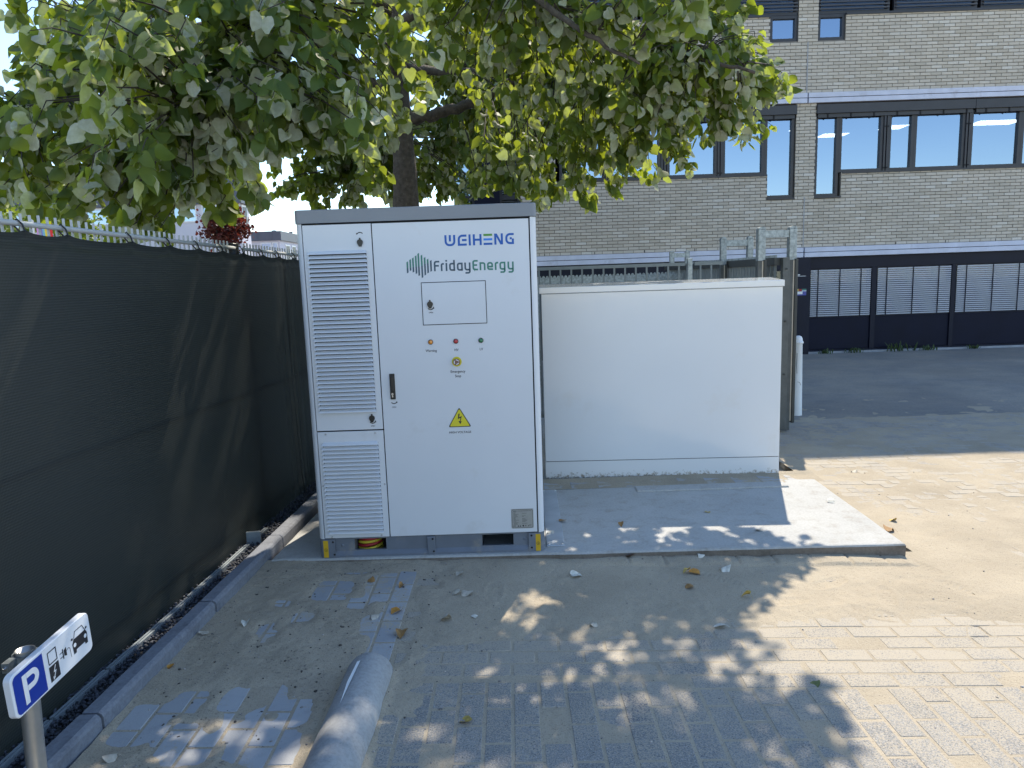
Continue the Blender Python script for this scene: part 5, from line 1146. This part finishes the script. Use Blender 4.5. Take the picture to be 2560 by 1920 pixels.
for c, low in sprays:
    out = Vector((c.x-0.15, c.y-3.2, 0)); out = out.normalized() if out.length > 0.01 else Vector((1, 0, 0))
    k = int(np.argmin(((LP-np.array(tuple(c+Vector((0, 0, 0.25)))))**2).sum(1))); q = Vector(LP[k]); d = (c-q)
    start = c-(d.normalized()*min(d.length, rnd.uniform(0.35, 0.7)))+Vector((0, 0, 0.06))
    dirv = (out*rnd.uniform(0.2, 0.9)+Vector((rnd.gauss(0, .45), rnd.gauss(0, .45), -rnd.uniform(0.1, 0.9)))).normalized()
    end = c+dirv*rnd.uniform(0.08, 0.20); midp = c+Vector((0, 0, 0.04))
    if low or rnd.random() < 0.3: tw.tube([start-O, (start+midp)/2+Vector((0, 0, 0.03))-O, midp-O, end-O], [0.0065, 0.005, 0.0035, 0.0018], 5, False)
    nl = rnd.randint(14, 21); pf = rnd.choice((0.15, 0.55, 0.85, 0.95))
    wind = Vector((0.5, -0.35, 0.15))
    for j in range(nl):
        f = (j+0.6)/nl; b = start*(1-f)**2+midp*2*f*(1-f)+end*f*f if False else (start.lerp(midp, f*2) if f < 0.5 else midp.lerp(end, f*2-1))
        side = 1 if j % 2 else -1; axis = (end-start).normalized(); lat = axis.cross(Vector((0, 0, 1))); lat = lat.normalized() if lat.length > .1 else Vector((1, 0, 0))
        td = (lat*side*rnd.uniform(0.3, 0.9)+axis*rnd.uniform(0.1, 0.7)+Vector((rnd.gauss(0, .3), rnd.gauss(0, .3), -rnd.uniform(0.25, 1.15)))).normalized()
        b = b+td*rnd.uniform(0.03, 0.055)+Vector((rnd.gauss(0, .012), rnd.gauss(0, .012), 0))
        flip = -1 if rnd.random() < pf else 1
        nrm = Vector((0, 0, 0.65))+out*rnd.uniform(0.0, 0.9)*flip+Vector((rnd.gauss(0, .5), rnd.gauss(0, .5), rnd.gauss(0, .25)))
        nrm = (nrm-td*nrm.dot(td))
        if nrm.length < 0.05: continue
        LF.append((b, td, nrm.normalized(), rnd.triangular(0.046, 0.12, 0.084), rnd.randrange(6)))
obj('twigs', tw, 'twig', lin, kind='stuff')
def proj(p):
    d = p-CAMP; w = d.dot(fwd); return (0.5+d.dot(r2)/w*25.12/36, 0.5-d.dot(u2)/w*25.12/27, w)
vis = []
for k, L in enumerate(LF):
    px, py, w = proj(L[0])
    if 0.01 < px < 0.99 and 0.01 < py < 0.6 and w < 5.6: vis.append((w-abs(L[2].dot((L[0]-CAMP).normalized()))*1.5, k))
vis.sort(); single = set(k for _, k in vis[:300])
lme = []
for v, f in TEM:
    me = bpy.data.meshes.new('leaf'); me.from_pydata([tuple(p) for p in v], [], [tuple(int(i) for i in t) for t in f]); me.update(); me.materials.append(M['leaf'])
    me.polygons.foreach_set('use_smooth', [True]*len(me.polygons)); lme.append(me)
VV = []; FF = []; off = 0
for k, (b, td, nr, s, var) in enumerate(LF):
    xa = td.cross(nr)
    if k in single:
        o = bpy.data.objects.new('leaf', lme[var]); COL.objects.link(o); o.parent = lin
        o.matrix_local = Matrix(((xa.x*s, td.x*s, nr.x*s, b.x-O.x), (xa.y*s, td.y*s, nr.y*s, b.y-O.y), (xa.z*s, td.z*s, nr.z*s, b.z-O.z), (0, 0, 0, 1)))
    else:
        v, f = TEM[var]; A = np.array([xa, td, nr])*s
        VV.append(v @ A + np.array(tuple(b-O))); FF.append(f+off); off += len(v)
fo = obj('foliage', np_mesh('foliage', np.concatenate(VV), np.concatenate(FF), True), 'leaf', lin, kind='stuff')

# ------------------------------------------------------------------ background beyond the fence
def leafy(name, label, cat, base, crown, n, size, mat, group=None, trunk=True, seed=1, tcol='stake'):
    r = np.random.default_rng(seed); t = thing(name, label, cat, base, 0, group)
    cx_, cy_, cz_, rx, ry, rz = crown
    cl = r.normal(size=(40, 3)); cl /= np.linalg.norm(cl, axis=1)[:, None]; cl *= r.uniform(0.35, 0.92, (40, 1))
    P = cl[r.integers(0, 40, n)]+r.normal(size=(n, 3))*0.16; P = P*np.array([rx, ry, rz])+np.array([cx_-base[0], cy_-base[1], cz_-base[2]])
    td = r.normal(size=(n, 3)); td[:, 2] -= 0.4; td /= np.linalg.norm(td, axis=1)[:, None]
    nn = r.normal(size=(n, 3)); nn[:, 2] += 0.8; nn -= td*(nn*td).sum(1)[:, None]; nn /= np.linalg.norm(nn, axis=1)[:, None]
    xa = np.cross(td, nn); s = size*r.uniform(0.6, 1.3, (n, 1, 1))
    q = np.array([(0, 0, 0), (0.42, 0.35, 0.1), (0.25, 0.8, 0.02), (0, 1, -0.1), (-0.25, 0.8, 0.02), (-0.42, 0.35, 0.1)])
    V = (q[None, :, 0:1]*xa[:, None, :]+q[None, :, 1:2]*td[:, None, :]+q[None, :, 2:3]*nn[:, None, :])*s+P[:, None, :]
    ft = np.array([(0, 1, 2), (0, 2, 3), (0, 3, 4), (0, 4, 5)]); F = (ft[None]+(np.arange(n)*6)[:, None, None]).reshape(-1, 3)
    obj('crown', np_mesh('crown', V.reshape(-1, 3), F), mat, t)
    if trunk:
        mb = MB(); c0 = Vector((0, 0, 0)); c1 = Vector((cx_-base[0], cy_-base[1], cz_-base[2]))
        mb.tube([c0, c0.lerp(c1, 0.5), c1], [0.06*rx+0.03, 0.04*rx+0.02, 0.02], 8)
        rr_ = random.Random(seed)
        for k in range(7): e = c1+Vector((rr_.uniform(-.8, .8)*rx, rr_.uniform(-.8, .8)*ry, rr_.uniform(-.3, .8)*rz)); s0 = c0.lerp(c1, rr_.uniform(0.55, 0.95)); mb.tube([s0, s0.lerp(e, 0.5)+Vector((0, 0, .05)), e], [0.02*rx+0.008, 0.012*rx+0.006, 0.004], 5)
        obj('trunk', mb, tcol, t)
    return t
leafy('red_maple', 'dark red leaved small tree behind the fence left of the tall cabinet', 'tree', (-5.25, 12, -0.1), (-5.0, 12, 2.92, 0.62, 0.55, 0.58), 2600, 0.07, 'mapleleaf', seed=3)
leafy('bush', 'sunlit light green bush behind the rainbow flag', 'bush', (-12.2, 16.5, -0.1), (-12.0, 16.5, 2.3, 2.2, 1.4, 1.9), 5200, 0.14, 'bushleaf', seed=4)
leafy('garden_tree', 'sunlit light green tree at the far left edge behind the fence', 'tree', (-15.4, 18, -0.1), (-15.2, 18, 3.7, 2.2, 1.6, 2.6), 5200, 0.16, 'bushleaf', seed=5)
leafy('street_tree', 'tiny distant green tree beside the flat roofed building', 'tree', (-16.6, 54, -0.1), (-16.6, 54, 3.6, 1.3, 1.3, 1.6), 1200, 0.22, 'bushleaf', seed=6)
leafy('hedge_tree', 'rounded green tree behind the fence between flag and red tree', 'tree', (-8.6, 20, -0.1), (-8.6, 20, 1.6, 1.3, 1.2, 1.1), 2500, 0.13, 'bushleaf', seed=7)
flg = thing('rainbow_flag', 'tall rainbow striped beach flag on a white pole behind the left fence', 'flag', (-10.54, 14, -0.1))
mb = MB(); mb.tube([(0, 0, 0), (0, 0, 3.55), (0.04, 0, 3.85), (0.16, 0, 4.05), (0.30, 0, 4.10)], 0.022, 8); obj('pole', mb, 'white', flg, True)
for k, c in enumerate([(0.62, 0.28, 0.62), (0.16, 0.10, 0.50), (0.18, 0.42, 0.50), (0.75, 0.55, 0.03), (0.80, 0.25, 0.01), (0.70, 0.02, 0.02)]):
    M['flag%d' % k] = simple('flag_stripe_%d' % k, c, 0.7, 0.05)
    w_ = 0.075; a = 0.04+k*w_; mb = MB(); zs = np.linspace(1.2, 1.0, 2); top = 3.72+0.30*math.sin(min(1, (k+0.5)/4)*PI/2)
    t2 = 3.72+0.30*math.sin(min(1, (k+1.5)/4)*PI/2)
    zz_ = np.linspace(1.1, 1.0, 11)
    pts0 = [(a, 0.05*math.sin(2.1*z_+k*0.5), 1.1+(top-1.1)*z_) for z_ in np.linspace(0, 1, 11)]; pts1 = [(a+w_, 0.05*math.sin(2.1*z_+k*0.5+0.5), 1.1+(t2-1.1)*z_) for z_ in np.linspace(0, 1, 11)]
    mb.loft([[pts0[j], pts1[j]] for j in range(11)], closed=False); obj('stripe', mb, 'flag%d' % k, flg, True)
def far_block(name, label, base, size, zr0, zr1, wins, side_wins=()):
    t = thing(name, label, 'building', base); sx_, sy_ = size
    mb = MB(); mb.box(0, sx_, 0, sy_, -0.3, zr0); obj('wall', mb, 'render', t)
    mb = MB(); mb.box(-0.15, sx_+0.15, -0.15, sy_+0.15, zr0, zr1)
    x_ = 0.0
    while x_ < sx_-0.1: mb.box(x_, x_+0.03, -0.17, -0.15, zr0+0.01, zr1-0.01); x_ += 0.85
    obj('roof_fascia', mb, 'roofdark', t)
    for a, b, c, d_ in wins:
        mb = MB(); frame_rect(mb, a, b, c, d_, 0.06, -0.04, 0.02); w_ = obj('window', mb, 'white', t); mb = MB(); mb.quad([(a, -0.01, c), (b, -0.01, c), (b, -0.01, d_), (a, -0.01, d_)]); obj('pane', mb, 'pane', w_)
    for a, b, c, d_ in side_wins:
        mb = MB(); mb.box(sx_, sx_+0.04, a, b, c, d_); w_ = obj('window', mb, 'white', t); mb = MB(); mb.box(sx_+0.02, sx_+0.045, a+0.08, b-0.08, c+0.08, d_-0.08); obj('pane', mb, 'frame', w_)
    return t
fb = far_block('flat_roofed_building', 'distant white building with dark flat roof band beside the tall cabinet', (-19.0, 40, -0.1), (6.35, 22), 4.40, 4.95, [(5.2, 5.85, 3.4, 4.3), (5.9, 6.25, 2.6, 4.3), (2.0, 3.6, 3.2, 4.2), (0.3, 1.6, 3.2, 4.2)], [(1+k*1.3, 1.9+k*1.3, 3.2, 4.2) for k in range(12)])
for x_, h_ in ((5.1, 0.28), (6.2, 0.16)):
    mb = MB(); mb.lathe([(0.08, 4.95), (0.08, 4.95+h_*0.6), (0.14, 4.95+h_*0.65), (0.14, 4.95+h_), (0.05, 4.96+h_)], x_, 3.0, 10); obj('roof_vent', mb, 'galv', fb)
far_block('white_office_block', 'white office block with dark fascia and blue windows above the red tree', (-24.0, 30, -0.1), (12.75, 1.2), 5.55, 7.0, [(k*1.35+0.2, k*1.35+1.3, 4.75, 5.5) for k in range(9)]+[(k*1.35+0.2, k*1.35+1.3, 1.6, 3.0) for k in range(9)], [(0.2, 0.9, 4.6, 5.5)])

# ------------------------------------------------------------------ fallen leaves
FL = [((0.56, -0.66), 'dl_orange', .075, 'broad orange brown leaf on the bare grey pavers before the cabinet'), ((0.36, -0.28), 'dl_brown', .05, 'brown curled leaf near the cabinet foot, left of the middle'), ((0.62, -0.90), 'dl_brown', .075, 'folded brown leaf nearest behind the wheel stop end'), ((0.46, -0.72), 'dl_pale', .055, 'pale tan leaf just left of the broad orange brown leaf'),
 ((0.82, -0.77), 'dl_pale', .07, 'flat pale leaf lying alone right of the folded brown leaf'), ((0.91, -0.48), 'dl_pale', .075, 'right one of two flat pale leaves side by side'), ((0.85, -0.48), 'dl_pale', .05, 'left smaller one of two flat pale leaves side by side'), ((1.51, -0.27), 'dl_white', .07, 'white curled leaf on the sand right of the cabinet corner'),
 ((2.14, -0.25), 'dl_yellow', .05, 'yellow half of an orange leaf pair before the concrete pad'), ((2.185, -0.25), 'dl_orange', .075, 'orange brown half of a leaf pair before the concrete pad'), ((2.37, -0.22), 'dl_white', .075, 'pale grey leaf right of the orange leaf pair'), ((2.11, -0.44), 'dl_brown', .06, 'small brown leaf below the orange leaf pair'),
 ((2.15, -0.87), 'dl_white', .07, 'whitish twisted leaf at the edge of the tree shade'), ((2.37, -0.57), 'dl_yellow', .05, 'small yellow leaf on the sunlit sand'), ((0.97, -1.58), 'dl_yellow', .06, 'pale yellow leaf on dark pavers in the foreground'), ((1.54, -0.85), 'dl_pale', .045, 'small pinkish leaf in the mottled shade'),
 ((2.27, -0.06), 'dl_white', .05, 'cream leaf leaning against the pad front edge'), ((1.85, -0.06), 'dl_dark', .06, 'dark red brown leaf below the pad front edge'), ((3.74, 0.56), 'dl_yellow', .065, 'bright yellow leaf beside the right edge of the pad'), ((3.61, 0.37), 'dl_brown', .075, 'brown leaf beside the right front corner of the pad'),
 ((2.40, -1.36), 'dl_green', .05, 'green curled leaf on the sunlit pavers in front'), ((-0.16, -0.79), 'dl_white', .05, 'pale leaf on sand between kerb and wheel stop'), ((-0.33, -0.87), 'dl_pale', .055, 'pale leaf touching the kerb at the middle'), ((-0.35, -1.17), 'dl_orange', .035, 'small orange leaf against the kerb'), ((-0.28, -1.78), 'dl_pale', .055, 'pale leaf at the lower left beside the kerb'),
 ((0.85, -0.22), 'dl_pale', .05, 'pinkish three cornered leaf before the cabinet door'), ((0.96, -0.74), 'dl_white', .04, 'tiny cream leaf right of the lone flat pale leaf'), ((0.54, -0.36), 'dl_brown', .045, 'small brown leaf before the cabinet middle bracket'), ((4.07, 1.8), 'dl_pale', .06, 'pale leaf near the building shadow edge at right'),
 ((3.39, 0.72), 'dl_white', .06, 'white leaf on the sunlit right part of the pad'), ((2.71, 0.22), 'dl_pale', .055, 'curled grey leaf at the shadow corner on the pad'), ((1.87, 0.39), 'dl_brown', .05, 'brown leaf lying in the kiosk shade on the pad'), ((2.49, 0.60), 'dl_yellow', .045, 'small yellowish leaf in the middle of the pad shade'), ((1.40, 0.28), 'dl_white', .06, 'cream leaf on the zinc strip by the cabinet'), ((1.49, 0.50), 'dl_brown', .06, 'brown leaf at the edge of the zinc strip')]
def dry_leaf(seed, size):
    r = random.Random(seed); fold = r.uniform(-0.9, 0.9); curl = r.uniform(-0.5, 0.7)
    v, f = leaf_template(fold, curl, seed % 7); v = v.copy(); v[:, 1] -= 0.45; v[:, 2] += r.uniform(0.1, 0.4)*v[:, 0]*v[:, 1]+0.12*np.sin(6*v[:, 1]+seed)*np.abs(v[:, 0])
    v[:, 2] -= v[:, 2].min(); v *= size
    mb = MB(); mb.v = [tuple(p) for p in v]; mb.f = [tuple(int(i) for i in t) for t in f]
    mb.tube([(0, -0.41*size, v[0][2]), (0.1*size, -0.65*size, v[0][2]*0.6), (0.14*size, -0.85*size, 0.002)], size*0.012, 4, False); return mb
for k, ((x, y_), m_, s, lab) in enumerate(FL):
    s = s*0.85; on_pad = lab.find('pad') > 0 and y_ > 0 and x < 3.5 or 'zinc' in lab
    z = (0.008 if 'zinc' in lab else 0.001) if on_pad else Gz(x)+float(np.max(sand_h(np.array([x-.02, x, x+.02]), np.array([y_, y_, y_]))))
    o = obj('fallen_leaf', dry_leaf(100+k, s), m_, None, True); o.location = (x, y_, z-0.0015); o.rotation_euler = (rnd.gauss(0, .12), rnd.gauss(0, .12), rnd.uniform(0, 6.28)); tag(o, lab, 'leaf', 'fallen dry leaves on the ground')

scene.cycles.max_bounces = 8; scene.cycles.transparent_max_bounces = 16
